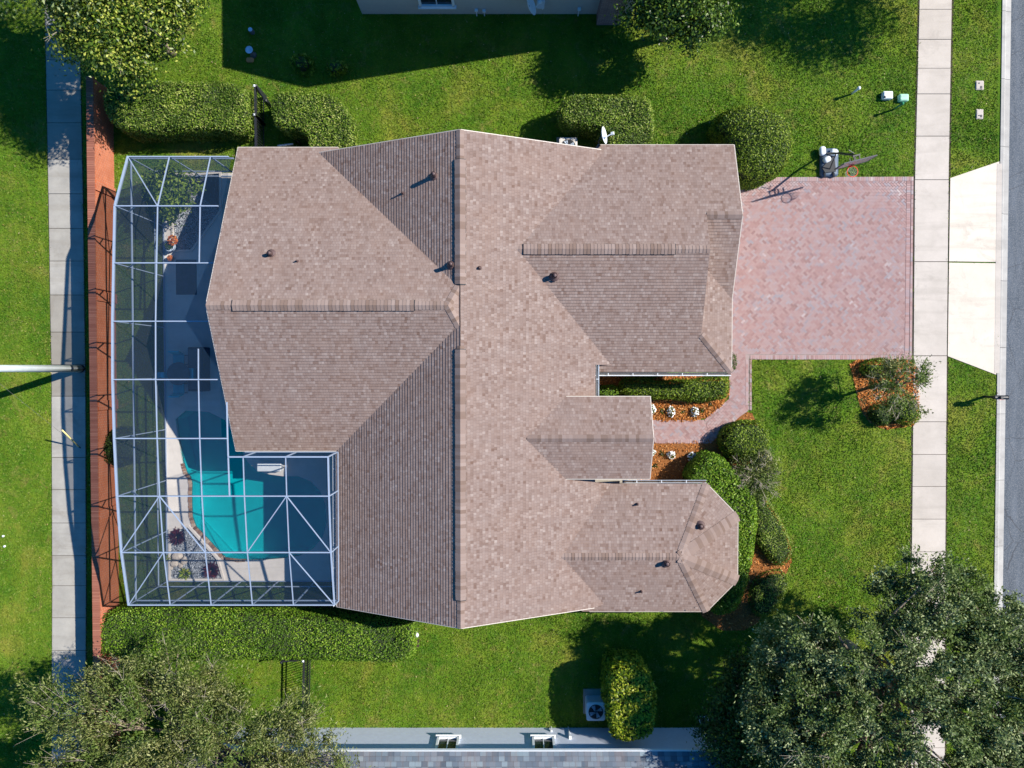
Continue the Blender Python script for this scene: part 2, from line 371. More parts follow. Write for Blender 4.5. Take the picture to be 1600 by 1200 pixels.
def clip(poly, a, b):                                   # keep the part left of the line a->b
    out = []; n = len(poly)
    def sd(p): return (b[0]-a[0])*(p[1]-a[1])-(b[1]-a[1])*(p[0]-a[0])
    for i in range(n):
        p, q = poly[i-1], poly[i]; sp, sq = sd(p), sd(q)
        if (sp < 0) != (sq < 0):
            t = sp/(sp-sq); out.append((p[0]+(q[0]-p[0])*t, p[1]+(q[1]-p[1])*t))
        if sq >= 0: out.append(q)
    return out
def ccw(poly):
    a = sum(poly[i-1][0]*poly[i][1]-poly[i][0]*poly[i-1][1] for i in range(len(poly)))
    return [tuple(p[:2]) for p in (poly if a > 0 else poly[::-1])]
def line_at(p, q, y):                                   # pixel x on the line p-q at pixel y
    return p[0]+(q[0]-p[0])*(y-p[1])/(q[1]-p[1])

KX = U(1558, 600).x                                      # kerb
cage_pts = [(-15.95, 8.95), (-15.95, -9.78), (-7.0, -9.78), (-7.0, 8.95)]
sheet('lawn_ground', [(-220, -220), (KX, -220), (KX, 220), (-220, 220)], 0, M['ground'], [cage_pts])
sheet('far_verge', [(KX+9, -220), (300, -220), (300, 220), (KX+9, 220)], 0, M['ground'])
sheet('road', [(KX+.42, -220), (KX+9.2, -220), (KX+9.2, 220), (KX+.42, 220)], -.09, M['asphalt'])
mb = MB(); y = -60.0
while y < 60:                                            # rolled kerb and gutter pan, cast in lengths
    prof = [(-.02, -.1), (-.02, .035), (.13, .03), (.2, -.04), (.45, -.075), (.45, -.15)]
    L = 3.05; ya, yb = y+.008, y+L-.008
    vs = [(KX+a, ya, b) for a, b in prof]+[(KX+a, yb, b) for a, b in prof]
    mb.add(vs, [(i, i+6, i+7, i+1) for i in range(5)]+[(0, 1, 2, 3, 4, 5)][::-1]+[(11, 10, 9, 8, 7, 6)]); y += L
o = mb.build('kerb', M['kerb']); o['kind'] = 'structure'

def slabs(name, quads, m, z0=-.05, z1=.03):
    mb = MB()
    for qd in quads:
        qd = ccw(qd); c = Vector((sum(p[0] for p in qd)/len(qd), sum(p[1] for p in qd)/len(qd)))
        ins = [tuple(Vector(p)+(c-Vector(p)).normalized()*.014) for p in qd]
        n = len(qd); e = [tuple(Vector(p)+(c-Vector(p)).normalized()*.006) for p in ins]
        dz = rnd.uniform(-.004, .004)
        vs = [(p[0], p[1], z0) for p in ins]+[(p[0], p[1], z1-.008+dz) for p in ins]+[(p[0], p[1], z1+dz) for p in e]
        mb.add(vs, [(i, (i+1) % n, n+(i+1) % n, n+i) for i in range(n)]+[(n+i, n+(i+1) % n, 2*n+(i+1) % n, 2*n+i) for i in range(n)]+[tuple(range(2*n, 3*n))])
    o = mb.build(name, m); o['kind'] = 'structure'; return o
def lerp_edge(pts, y):
    for a, b in zip(pts, pts[1:]):
        if y <= b[1] or b is pts[-1]: return line_at(a, b, y)
WL = [(1436, 0), (1429, 280), (1427, 557), (1424, 860), (1423, 1200)]; WR = [(1487, 0), (1482, 280), (1479, 557), (1477, 860), (1476, 1200)]
js = [-1000+51*k for k in range(20)]+[15, 62, 107, 147, 213, 281, 409, 556, 659, 710, 760, 811, 862, 913, 964, 1015]+[1066+51*k for k in range(24)]
slabs('front_sidewalk', [[U(lerp_edge(WL, a), a), U(lerp_edge(WR, a), a), U(lerp_edge(WR, b), b), U(lerp_edge(WL, b), b)] for a, b in zip(js, js[1:])], M['walk'])
BL = [(70, 0), (76, 300), (81, 600), (82, 900), (81, 1200)]; BR = [(124, 0), (130, 300), (134, 600), (135, 900), (134, 1200)]
js = [-1000+52*k for k in range(20)]+[40, 94, 141, 192, 249, 303, 357, 408, 461, 519, 570, 619, 715, 765, 817, 868, 915, 965]+[1016+51*k for k in range(24)]
slabs('rear_sidewalk', [[U(lerp_edge(BL, a), a), U(lerp_edge(BR, a), a), U(lerp_edge(BR, b), b), U(lerp_edge(BL, b), b)] for a, b in zip(js, js[1:])], M['walk_old'])
sheet('sidewalk_joints', [p[:2] for p in UP([(1434, 0), (1427, 280), (1425, 557), (1422, 860), (1420, 1500), (1479, 1500), (1479, 860), (1482, 557), (1485, 280), (1490, 0), (1490, -300), (1440, -300)])], .006, M['soil'])
sheet('rear_sidewalk_joints', [p[:2] for p in UP([(64, -300), (69, 0), (75, 300), (80, 600), (81, 900), (80, 1500), (135, 1500), (136, 900), (135, 600), (131, 300), (125, 0), (120, -300)])], .006, M['soil'])
APR = [[(1484, 278), (1561, 252), (1559, 410), (1482, 409)], [(1482, 410), (1559, 411), (1556, 586), (1480, 557)]]
slabs('driveway_apron', [UP(a) for a in APR], M['apron'], -.1, .034)
sheet('kerb_drop', UP([(1557, 256), (1565, 256), (1561, 583), (1553, 583)]), .038, M['walk'], thick=.01)

def pavers(name, parts, borders, z, L=.205, Wd=.1025, ang=135):
    sd = [p[:2] for p in parts[0]]
    mb = MB(); ca, sa = math.cos(math.radians(ang)), math.sin(math.radians(ang))
    def brick(pl):
        if len(pl) < 3: return
        a = abs(sum(pl[i-1][0]*pl[i][1]-pl[i][0]*pl[i-1][1] for i in range(len(pl))))/2
        if a < .0012: return
        c = Vector((sum(p[0] for p in pl)/len(pl), sum(p[1] for p in pl)/len(pl)))
        lo_ = [Vector(p)+(c-Vector(p)).normalized()*.004 for p in pl]; hi = [p+(c-p).normalized()*.008 for p in lo_]
        n = len(pl); dz = rnd.uniform(-.0025, .0025); tx, ty = rnd.uniform(-.02, .02), rnd.uniform(-.02, .02)
        vs = [(p.x, p.y, z) for p in lo_]+[(p.x, p.y, z+.016+dz+(p.x-c.x)*tx+(p.y-c.y)*ty) for p in hi]
        mb.add(vs, [(i, (i+1) % n, n+(i+1) % n, n+i) for i in range(n)]+[tuple(range(n, 2*n))])
    for part in parts:
        part = ccw(part); xs = [p[0] for p in part]; ys = [p[1] for p in part]
        cx, cy = (min(xs)+max(xs))/2, (min(ys)+max(ys))/2; rad = math.hypot(max(xs)-min(xs), max(ys)-min(ys))/2+.5
        n = int(rad/Wd)+2; ox, oy = round(cx/.41)*.41, round(cy/.41)*.41
        for i in range(-n, n):
            for j in range(-n, n):
                ph = (i-j) % 4
                if ph == 0: rc = (i, j, 2, 1)
                elif ph == 3: rc = (i, j, 1, 2)
                else: continue
                x, y, w, h = rc
                q = [((x+a*w)*Wd, (y+b*h)*Wd) for a, b in ((0, 0), (1, 0), (1, 1), (0, 1))]
                q = [(u*ca-v*sa+cx, u*sa+v*ca+cy) for u, v in q]
                mx_, my_ = sum(p[0] for p in q)/4, sum(p[1] for p in q)/4
                if not (min(xs)-.3 < mx_ < max(xs)+.3 and min(ys)-.3 < my_ < max(ys)+.3): continue
                for k in range(len(part)):
                    q = clip(q, part[k-1], part[k])
                    if len(q) < 3: break
                brick(q)
    for a, b, side, along in borders:                    # soldier course (or stretcher when along)
        a, b = Vector(a[:2]), Vector(b[:2]); d = (b-a); Ls = d.length; d.normalize(); nr = Vector((-d.y, d.x))*side
        st = L if along else Wd; dp = Wd if along else L; k = max(1, round(Ls/st)); st = Ls/k
        for i in range(k):
            p = a+d*st*i; r = [p, p+d*st, p+d*st+nr*dp, p+nr*dp]; brick(ccw([tuple(v) for v in r]))
    o = mb.build(name, M['paver']); o['kind'] = 'structure'; return o
DR = UP([(1130, 284), (1422, 283), (1419, 555), (1130, 553)])
a, b, c, d = UP([(1130, 277), (1429, 276), (1426, 562), (1130, 560)])
e1, e2 = UP([(1429, 276), (1422, 276)])[:2]
sheet('driveway_joints', [p[:2] for p in UP([(1128, 278), (1429, 276), (1426, 562), (1128, 560)])], .004, M['sand'])
pavers('driveway', [[p[:2] for p in UP([(1130, 284), (1416, 283), (1413, 555), (1130, 553)])]],
       [(U(1155, 284), U(1427, 283), 1, 0), (U(1172, 555), U(1425, 555), -1, 0), (U(1423, 283), U(1420, 555), -1, 0), (U(1427, 283), U(1424, 555), -1, 1)], .01)
P1 = [(1139, 553), (1165, 553), (1165, 640), (1139, 624)]; P1b = [(1139, 624), (1165, 637), (1110, 688), (1102, 664)]; P1c = [(1102, 664), (1110, 688), (1015, 688), (1015, 662), (1100, 662)]
sheet('walkway_joints', [p[:2] for p in UP([(1139, 553), (1171, 553), (1171, 640), (1108, 694), (1012, 694), (1012, 656), (1100, 656), (1139, 623)])], .008, M['sand'])
pavers('walkway', [[p[:2] for p in UP(q)] for q in (P1, [(1139, 626), (1165, 638), (1109, 688), (1103, 661)], [(1103, 662), (1109, 688), (1012, 688), (1012, 662)])],
       [(U(1165, 562), U(1165, 640), 1, 1), (U(1171, 562), U(1171, 641), 1, 1), (U(1168, 640), U(1110, 693), -1, 0), (U(1108, 693), U(1012, 693), -1, 0), (U(1012, 656), U(1100, 656), -1, 0), (U(1100, 656), U(1139, 623), -1, 1)], .01)

def bed(name, poly, z, n_chip, holes=()):
    sheet(name, poly, z, M['mulch'])
    P = R.uniform([min(p[0] for p in poly), min(p[1] for p in poly)], [max(p[0] for p in poly), max(p[1] for p in poly)], (n_chip, 2)); P = P[inside(P, poly)]
    C = np.c_[P, np.full(len(P), z+.02)+R.uniform(0, .03, len(P))]
    me = np_mesh('mulch_chips', leaves(C, np.tile([0, 0, 1.], (len(C), 1)), .11, .32, .5), 4)
    tag(link('mulch_chips', me, M['chips']), 'orange bark chips covering the '+name.replace('_', ' '), 'mulch', kind='stuff')
bedA = smooth_poly(UP([(1005, 585), (1141, 585), (1138, 626), (1100, 659), (1012, 659), (1000, 640)]), 1)
bedB = smooth_poly(UP([(960, 691), (1108, 691), (1150, 655), (1172, 640), (1183, 662), (1196, 700), (1186, 735), (1185, 765), (1203, 790), (1222, 815), (1236, 850), (1237, 885), (1200, 935), (1180, 985), (1110, 985), (1060, 900), (960, 860)]), 1)
bedC = smooth_poly(UP([(1325, 562), (1380, 561), (1432, 563), (1436, 610), (1434, 664), (1405, 668), (1380, 672), (1350, 655), (1338, 615), (1333, 590)]), 1)
bedD = smooth_poly(UP([(905, 575), (1012, 575), (1012, 660), (905, 660)]), 1)
bed('walkway_bed', bedA, .012, 4200); bed('bay_bed', bedB, .014, 9000); bed('island_bed', bedC, .012, 4500)
bed('corner_bed', bedD, .016, 1500)
sheet('hedge_soil', smooth_poly(UP([(150, 940), (655, 940), (655, 1035), (480, 1030), (160, 1035)]), 1), .01, M['soil'])

# ---------------------------------------------------------------- pool deck and pool
PW = UP([(272, 640), (345, 645), (372, 690), (392, 732), (430, 744), (478, 744), (508, 775), (512, 830), (482, 866), (432, 874), (354, 876), (340, 862), (318, 838), (299, 818), (297, 780), (298, 748), (288, 738), (281, 700)])
PW = [tuple(p[:2]) for p in PW]; PWs = smooth_poly(PW, 1)
GR1 = [tuple(p[:2]) for p in UP([(270, 276), (345, 270), (345, 330), (300, 392), (271, 392)])]
GR2 = [tuple(p[:2]) for p in UP([(266, 828), (295, 822), (318, 848), (340, 872), (350, 905), (266, 905)])]
deck = sheet('pool_deck', cage_pts, .02, M['deck'], [PWs, GR1, GR2], thick=.25)
for g in (GR1, GR2):
    sheet('gravel_base', g, -.02, M['soil'])
    P = R.uniform(np.min(g, 0), np.max(g, 0), (9000, 2)); P = P[inside(P, g)]
    C = np.c_[P, R.uniform(-.01, .02, len(P))]
    tag(link('gravel', np_mesh('gravel', leaves(C, np.tile([0, 0, 1.], (len(C), 1)), .055, .9, .4), 4), M['gravel']), 'blue grey gravel in the planting pocket of the pool deck', 'gravel', kind='stuff')
pool = thing('swimming_pool', 'freeform swimming pool of turquoise water with brown brick coping', 'swimming pool', (-10.5, -4.5, 0))
bm = MB(); n = len(PWs); z0 = -1.25
bm.add([(p[0], p[1], .0) for p in PWs]+[(p[0], p[1], z0) for p in PWs], [(i, n+i, n+(i+1) % n, (i+1) % n) for i in range(n)])
wpart(bm, 'pool_wall', M['pool'], pool)
o = sheet('pool_floor', PWs, z0, M['pool'], kind=None); o.parent = pool; o.location = Vector((0, 0, z0))-pool.location
o = sheet('water_surface', PWs, -.09, M['water'], kind=None); o.parent = pool; o.location = Vector((0, 0, -.09))-pool.location
mb = MB(); pts = [Vector(p) for p in PWs]
per = []; 
for i in range(n):
    a_, b_ = pts[i], pts[(i+1) % n]; k = max(1, round((b_-a_).length/.14))
    for j in range(k): per.append(a_.lerp(b_, j/k))
cc = sum(pts, Vector((0, 0)))/n; m_ = len(per)
YK = U(290, 726).y
for i in range(m_):
    a_, b_ = per[i], per[(i+1) % m_]
    if a_.x > -12.2 or a_.y > YK: continue
    d = (b_-a_).normalized(); nr = Vector((d.y, -d.x))
    if (a_-cc).dot(nr) < 0: nr = -nr
    g = d*.006; w = .12+rnd.uniform(-.01, .02)
    mb.add([(*(p), zz) for zz in (-.06, .05) for p in (a_+g-nr*.05, b_-g-nr*.05, b_-g+nr*(w-.05), a_+g+nr*(w-.05))], [(4, 5, 6, 7), (0, 1, 5, 4), (1, 2, 6, 5), (2, 3, 7, 6), (3, 0, 4, 7)])
q = NT('coping_bricks'); q.set(q.ramp(q.island(), [(0, (.14,.07,.04)), (.5, (.30,.17,.10)), (1, (.50,.38,.28))]), .85)
wpart(mb, 'coping', q.m, pool)
mb = MB()
for a_, b_ in (((-15.9, -9.74), (-7.1, -9.74)), ((-15.9, -9.74), (-15.9, 8.9)), ((-15.9, 8.9), (-11.2, 8.9))):
    pass
# painted kerb round the planting pockets
def curb(pts, name):
    mb = MB(); nn = len(pts)
    for i in range(nn):
        a_, b_ = Vector(pts[i]), Vector(pts[(i+1) % nn]); d = (b_-a_).normalized()
        mb.bar((*(a_-d*.03), .045), (*(b_+d*.03), .045), .09, .075+.004*(i % 2))
    o = mb.build(name, M['deck']); o['kind'] = 'structure'
curb(GR1, 'planting_kerb'); curb(GR2, 'planting_kerb')

# ---------------------------------------------------------------- shingled roofs
EX = .125
class Roof:
    def __init__(s): s.v = []; s.f = []; s.uv = []
    def poly(s, vs, uvs): b = len(s.v); s.v += [tuple(q) for q in vs]; s.f.append(list(range(b, b+len(vs)))); s.uv += uvs
    def face(s, P, ex=EX, t=.02, thick=.09):
        P = [Vector(p) for p in P]; nrm = Vector((0, 0, 0))
        for i in range(len(P)):
            a, b = P[i-1], P[i]; nrm += a.cross(b)
        nrm.normalize()
        if nrm.z < 0: nrm = -nrm; P = P[::-1]
        v = (Vector((0, 0, 1))-nrm*nrm.z).normalized(); u = v.cross(nrm)
        d0 = sum(p.dot(nrm) for p in P)/len(P)
        q = [(p.dot(u), p.dot(v)) for p in P]
        k0 = math.floor(min(p[1] for p in q)/ex+1e-6); k1 = math.ceil(max(p[1] for p in q)/ex-1e-6)
        for k in range(k0, k1):
            va, vb = k*ex, (k+1)*ex
            r = clip(clip(q, (-100, va), (100, va)), (100, vb), (-100, vb))
            if len(r) < 3: continue
            def P3(p, lift): return u*p[0]+v*p[1]+nrm*(d0+lift)
            L = [t*(1-(p[1]-va)/ex)+.002 for p in r]; r2 = [(p[0], min(max(p[1], va+.002), vb-.002)) for p in r]
            s.poly([P3(p, l) for p, l in zip(r, L)], r2)
            for i in range(len(r)):
                a, b = r[i-1], r[i]
                if abs(a[1]-va) < 1e-5 and abs(b[1]-va) < 1e-5 and abs(a[0]-b[0]) > 1e-4:
                    s.poly([P3(a, 0), P3(b, 0), P3(b, t+.002), P3(a, t+.002)][::-1], [r2[i-1], r2[i], r2[i], r2[i-1]][::-1])
        n = len(P); lowp = [p-Vector((0, 0, thick)) for p in P]
        s.poly(lowp[::-1], [(0, 0)]*n)
        for i in range(n):
            a, b = P[i-1], P[i]; la, lb = lowp[i-1], lowp[i]
            s.poly([a, la, lb, b], [(0, 0)]*4)
        return nrm
    def build(s, name, m, parent):
        me = bpy.data.meshes.new(name); inv = Vector(parent.location)
        me.from_pydata([tuple(Vector(q)-inv) for q in s.v], [], s.f)
        ul = me.uv_layers.new(name='UVMap'); ul.data.foreach_set('uv', np.array(s.uv, np.float32).ravel())
        me.update(); return link(name, me, m, parent)
def nrm_of(P):
    n = sum((Vector(P[i-1]).cross(Vector(P[i])) for i in range(len(P))), Vector()); n.normalize()
    return n if n.z > 0 else -n
def caps(mb, A, B, n1, n2, w=.15, ex=.14, lift=.02):     # cap shingles lapped from A up to B
    A, B = Vector(A), Vector(B); d = (B-A); L = d.length; d.normalize()
    s1 = d.cross(n1).normalized(); s2 = d.cross(n2).normalized()
    if s1.dot(n1-n2) < 0: s1 = -s1
    if s2.dot(n2-n1) < 0: s2 = -s2
    own = mb == 0; mb = MB() if own else mb
    up = (n1+n2).normalized(); k = max(1, round(L/ex)); st = L/k
    for i in range(k):
        a = A+d*st*i; b = A+d*min(L, st*(i+1)+.02); ww = w*rnd.uniform(.96, 1.04)
        vs = []
        for p, l in ((a, lift+.016), (b, lift+.002)):
            vs += [p+s1*ww+n1*l, p+up*(l+.012), p+s2*ww+n2*l]
        vs += [a+s1*ww+n1*(lift-.012), a+up*(lift-.012), a+s2*ww+n2*(lift-.012), b+s1*ww+n1*(lift-.012), b+s2*ww+n2*(lift-.012)]
        mb.add(vs, [(0, 1, 4, 3), (1, 2, 5, 4), (0, 6, 7, 1), (1, 7, 8, 2), (0, 3, 9, 6), (2, 8, 10, 5)])
    if own: wpart(mb, 'ridge_cap', M['cap'], house)
def ridge_vent(A, B, n1, n2, parent, w=.21, h=.055):
    A, B = Vector(A), Vector(B); d = (B-A).normalized()
    s1 = d.cross(n1); s1 = s1 if s1.z < 0 else -s1; s2 = d.cross(n2); s2 = s2 if s2.z < 0 else -s2
    up = (n1+n2).normalized(); vs = []
    for p in (A, B): vs += [p+s1*w+n1*.0, p+s1*w+n1*h, p+up*(h+.01), p+s2*w+n2*h, p+s2*w+n2*.0]
    mb = MB(); mb.add(vs, [(0, 5, 6, 1), (1, 6, 7, 2), (2, 7, 8, 3), (3, 8, 9, 4), (0, 1, 2, 3, 4), (9, 8, 7, 6, 5)])
    v = wpart(mb, 'ridge_vent', M['dark'], parent)
    mc = MB(); caps(mc, A+d*.03, B-d*.03, n1, n2, w-.012, .14, h+.004)
    wpart(mc, 'vent_cap', M['cap'], v); return v

house = thing('house', 'large house with brown pink shingle roofs in the middle of the lot', 'house', (-1, -.5, 0))
mx, mh, pw, pe, yn, ys = -1.99, 5.191, .466, .436, 9.165, -10.049
def mE(x): return mh-pe*(x-mx)
def mW(x): return mh-pw*(mx-x)
Y570 = U(940, 570, 2.6).y; Y752 = U(960, 752, 2.35).y
r = Roof(); xe, xE2 = 3.49, 4.5
FE = [(mx, yn, mh), (mx, ys, mh), (4.4, ys, mE(4.4)), (4.6, Y752, mE(4.6)), (xe, Y752+.02, mE(xe)), (xe, Y570, mE(xe)), (xE2, Y570, mE(xE2)), (xE2, 1.2, mE(xE2)), (3.75, yn, mE(3.75))]
FE[2] = (3.45, ys, mE(3.45)); FE.insert(3, (4.2, -9.9, mE(4.2)))
FWw = [(mx, yn, mh), (-8.4, yn, mW(-8.4)), (-8.4, -3.3, mW(-8.4)), (-7.41, -3.3, mW(-7.41)), (-7.41, ys, mW(-7.41)), (mx, ys, mh)]
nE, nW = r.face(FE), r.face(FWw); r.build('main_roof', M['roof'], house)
wy, wh, wpn, wps, wx, weN, weS = 2.434, 5.514, .476, .483, -11.627, 2.189, 2.682
yWN, yWS = wy+(wh-weN)/wpn, wy-(wh-weS)/wps
r = Roof()
a, b = (-2.44, wy, wh), 5.02; N1 = (-1.9, wy+(wh-b)/wpn, b); S1 = (-1.9, wy-(wh-b)/wps, b)
nN = r.face([(wx, wy, wh), a, N1, (-7.39, yWN, weN), (wx, yWN, weN)]); nS = r.face([(wx, wy, wh), (wx, yWS, weS), (-7.3, yWS, weS), S1, a])
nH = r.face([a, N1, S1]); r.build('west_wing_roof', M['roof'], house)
caps(0, (wx, wy, wh), a, nN, nS, .16); caps(0, N1, a, nN, nH, .16); caps(0, S1, a, nS, nH, .16)
caps(0, (mx, yn, mh), (mx, 4.1, mh), nE, nW); caps(0, (mx, ys, mh), (mx, .9, mh), nE, nW)
gy, gh, gpn, gps, geN, geS, gx, l_y, l_ps, ux, hp = 4.781, 4.228, .365, .376, 2.536, 2.386, 9.322, 6.254, .399, 7.878, .407
yN = gy+(gh-geN)/gpn; yS = gy-(gh-geS)/gps; lh = gh-gpn*(l_y-gy); yl = l_y-(lh-geS)/l_ps; hh = geS+hp*(gx-ux); yh = gy-(gh-hh)/gps; yv = l_y-(lh-hh)/l_ps
r = Roof(); q0 = (0, gy, gh)
gN = r.face([q0, (ux, gy, gh), (ux, l_y, lh), (gx, l_y, lh), (gx, yN, geN), (3.6, yN, geN)])
gS = r.face([q0, (3.0, yS, geS), (gx, yS, geS), (ux, yh, hh), (ux, gy, gh)])
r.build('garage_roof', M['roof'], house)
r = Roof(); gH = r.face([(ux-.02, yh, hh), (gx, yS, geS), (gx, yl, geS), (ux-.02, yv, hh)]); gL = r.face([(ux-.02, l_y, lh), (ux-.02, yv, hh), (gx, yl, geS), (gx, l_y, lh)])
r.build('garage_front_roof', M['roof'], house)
caps(0, q0, (ux, gy, gh), gN, gS); caps(0, (gx, l_y, lh), (ux, l_y, lh), gN, gL); caps(0, (gx, yS, geS), (ux, yh, hh), gS, gH)
# porch
r = Roof(); pr = U(1020, 685, 4.08); pe_ = U(1017, 620, 3.37); ps_ = U(1016, 748, 3.37); py = pr.y; pX = 5.68
pN, pS = pe_.y, ps_.y
nP1 = r.face([(.3, py, 4.08), (pX, py, 4.08), (pX, pN, 3.37), (1.9, pN, 3.37)]); nP2 = r.face([(.3, py, 4.08), (1.9, pS, 3.37), (pX, pS, 3.37), (pX, py, 4.08)])
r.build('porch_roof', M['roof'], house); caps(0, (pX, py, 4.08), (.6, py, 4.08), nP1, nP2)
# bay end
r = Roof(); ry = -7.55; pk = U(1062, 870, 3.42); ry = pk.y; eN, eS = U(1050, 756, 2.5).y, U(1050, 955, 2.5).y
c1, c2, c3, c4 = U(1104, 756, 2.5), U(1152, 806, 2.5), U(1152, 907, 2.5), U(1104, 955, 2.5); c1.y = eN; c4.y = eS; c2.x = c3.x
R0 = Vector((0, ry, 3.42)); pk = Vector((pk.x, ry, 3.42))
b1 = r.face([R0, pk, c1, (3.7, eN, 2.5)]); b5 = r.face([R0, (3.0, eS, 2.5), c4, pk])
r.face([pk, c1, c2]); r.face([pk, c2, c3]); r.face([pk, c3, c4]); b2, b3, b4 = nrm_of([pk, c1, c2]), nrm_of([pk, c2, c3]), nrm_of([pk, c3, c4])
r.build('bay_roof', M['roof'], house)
caps(0, (1.9, ry, 3.42), pk, b1, b5)
for c, u, v in ((c1, b1, b2), (c2, b2, b3), (c3, b3, b4), (c4, b4, b5)):
    caps(0, c, pk, u, v, .17 if c in (c1, c4) else .24, .12)
for A, B, u, v in (((mx, U(718, 248, mh).y, mh), (mx, U(718, 445, mh).y, mh), nE, nW), ((mx, U(718, 545, mh).y, mh), (mx, U(718, 939, mh).y, mh), nE, nW),
                   ((U(362, 477, wh).x, wy, wh), (U(648, 477, wh).x, wy, wh), nN, nS), ((U(817, 390, gh).x, gy, gh), (U(1056, 390, gh).x, gy, gh), gN, gS)):
    ridge_vent(A, B, u, v, house)
# walls
wl = MB()
for bx in ((-7.0, -9.7, 3.1, 8.8, 2.35), (-11.2, -3.05, -7.0, 9.0, 2.1), (3.1, .45, 8.95, 9.0, 2.2), (1.5, pS+.4, 3.1, pN-.4, 3.0)):
    wl.box((bx[0], bx[1], -.05), (bx[2], bx[3], bx[4]))
wl.prism([(3.1, eS+.35), (c4.x-.15, eS+.35), (c3.x-.35, c3.y+.15), (c2.x-.35, c2.y-.15), (c1.x-.15, eN-.35), (3.1, eN-.35)], -.05, 2.3)
def gable(pts, dx=0, dy=0, t=.12):
    a = [Vector(p) for p in pts]; b = [p+Vector((dx, dy, 0)).normalized()*-t for p in a]; n = len(a)
    wl.add(a+b, [tuple(range(n)), tuple(reversed(range(n, 2*n)))]+[(i, n+i, n+(i+1) % n, (i+1) % n) for i in range(n)])
gable([(-6.9, yn-.3, 2.3), (3.0, yn-.3, 2.3), (mx, yn-.3, mh-.14)], dy=1); gable([(-6.9, ys+.3, 2.3), (3.0, ys+.3, 2.3), (mx, ys+.3, mh-.14)], dy=-1)
gable([(wx+.3, yWS+.4, 2.1), (wx+.3, yWN-.4, 2.1), (wx+.3, wy, wh-.14)], dx=-1); gable([(pX-.3, pN-.15, 3.3), (pX-.3, pS+.15, 3.3), (pX-.3, py, 3.94)], dx=1)
gable([(ux+.01, yh, hh-.05), (ux+.01, gy, gh-.02), (ux+.01, l_y, lh-.02), (ux+.01, yv, hh-.05)], dx=1)
gable([(gx-.35, yN-.4, 2.2), (gx-.35, yl+.4, 2.2), (gx-.35, l_y, lh-.14)], dx=1)
wpart(wl, 'walls', M['stucco'], house)
# fascia and gutters
def fas(a, b, w=.03, h=.14, dz=-.075, out=(0, 0)):
    o_ = Vector((out[0], out[1], dz)); fb = MB(); fb.bar(Vector(a)+o_, Vector(b)+o_, w, h); wpart(fb, 'fascia', M['fascia'], house)
fas((mx, yn, mh), (-8.3, yn, mW(-8.3)), out=(0, .017)); fas((mx, yn, mh), (3.7, yn, mE(3.7)), out=(0, .017))
fas((mx, ys, mh), (-7.41, ys, mW(-7.41)), out=(0, -.017)); fas((mx, ys, mh), (3.45, ys, mE(3.45)), out=(0, -.017))
fas((wx, yWN, weN), (-7.39, yWN, weN), out=(0, .017)); fas((wx, wy, wh), (wx, yWN, weN), out=(-.017, 0)); fas((wx, wy, wh), (wx, yWS, weS), out=(-.017, 0))
fas((wx, yWS, weS), (-7.4, yWS, weS), out=(0, -.017)); fas((-7.41, yWS, mW(-7.41)), (-7.41, ys, mW(-7.41)), out=(-.017, 0))
fas((3.6, yN, geN), (gx, yN, geN), out=(0, .017)); fas((gx, yN, geN), (gx, l_y, lh), out=(.017, 0)); fas((gx, l_y, lh), (gx, yl, geS), out=(.017, 0)); fas((gx, yl, geS), (gx, yS, geS), out=(.017, 0))
fas((1.9, pN, 3.37), (pX, pN, 3.37), out=(0, .017)); fas((pX, pN, 3.37), (pX, py, 4.08), out=(.017, 0)); fas((pX, py, 4.08), (pX, pS, 3.37), out=(.017, 0)); fas((1.9, pS, 3.37), (pX, pS, 3.37), out=(0, -.017))
for a, b in ((c1, c2), (c2, c3), (c3, c4), (c4, Vector((3.3, eS, 2.5)))):
    d = (b-a).normalized(); fas(a, b, out=(-d.y*.017, d.x*.017))
def gutter(a, b, nx, ny):                                # open K-style trough with hangers
    a, b = Vector(a), Vector(b); n = Vector((nx, ny, 0)); g = MB()
    prof = [(.0, .0), (.0, -.12), (.08, -.12), (.125, -.02), (.125, .0), (.118, .0), (.118, -.02), (.075, -.112), (.007, -.112), (.007, .0)]
    vs = [p+n*(x+.036)+Vector((0, 0, z+.01)) for p in (a, b) for x, z in prof]; k = len(prof)
    g.add(vs, [(i, (i+1) % k, k+(i+1) % k, k+i) for i in range(k)]+[(0, 1, 2, 7, 8, 9), (19, 18, 17, 12, 11, 10), (2, 3, 4, 5, 6, 7), (17, 16, 15, 14, 13, 12)])
    L = (b-a).length; d = (b-a).normalized(); s = .6
    while s < L: g.bar(a+d*s+n*.036+Vector((0, 0, .012)), a+d*s+n*.16+Vector((0, 0, .012)), .025, .01); s += 1.05
    g_ = wpart(g, 'gutter', M['white'], house); t_ = MB(); z_ = Vector((0, 0, -.095))
    t_.add([a+n*.046+z_, b+n*.046+z_, b+n*.125+z_, a+n*.125+z_], [(0, 1, 2, 3)]); wpart(t_, 'dark_trough', M['soil'], g_); return g_  # added dark sheet that makes the trough darker inside
gutter((xe, yS, geS), (gx, yS, geS), 0, -1); gutter((xe, Y570, mE(xe)), (xe, pN, mE(xe)), 1, 0)
gutter((4.7, eN, 2.5), (c1.x, eN, 2.5), 0, 1); gutter((-7.41, -3.6, mW(-7.41)), (-7.41, ys, mW(-7.41)), -1, 0)
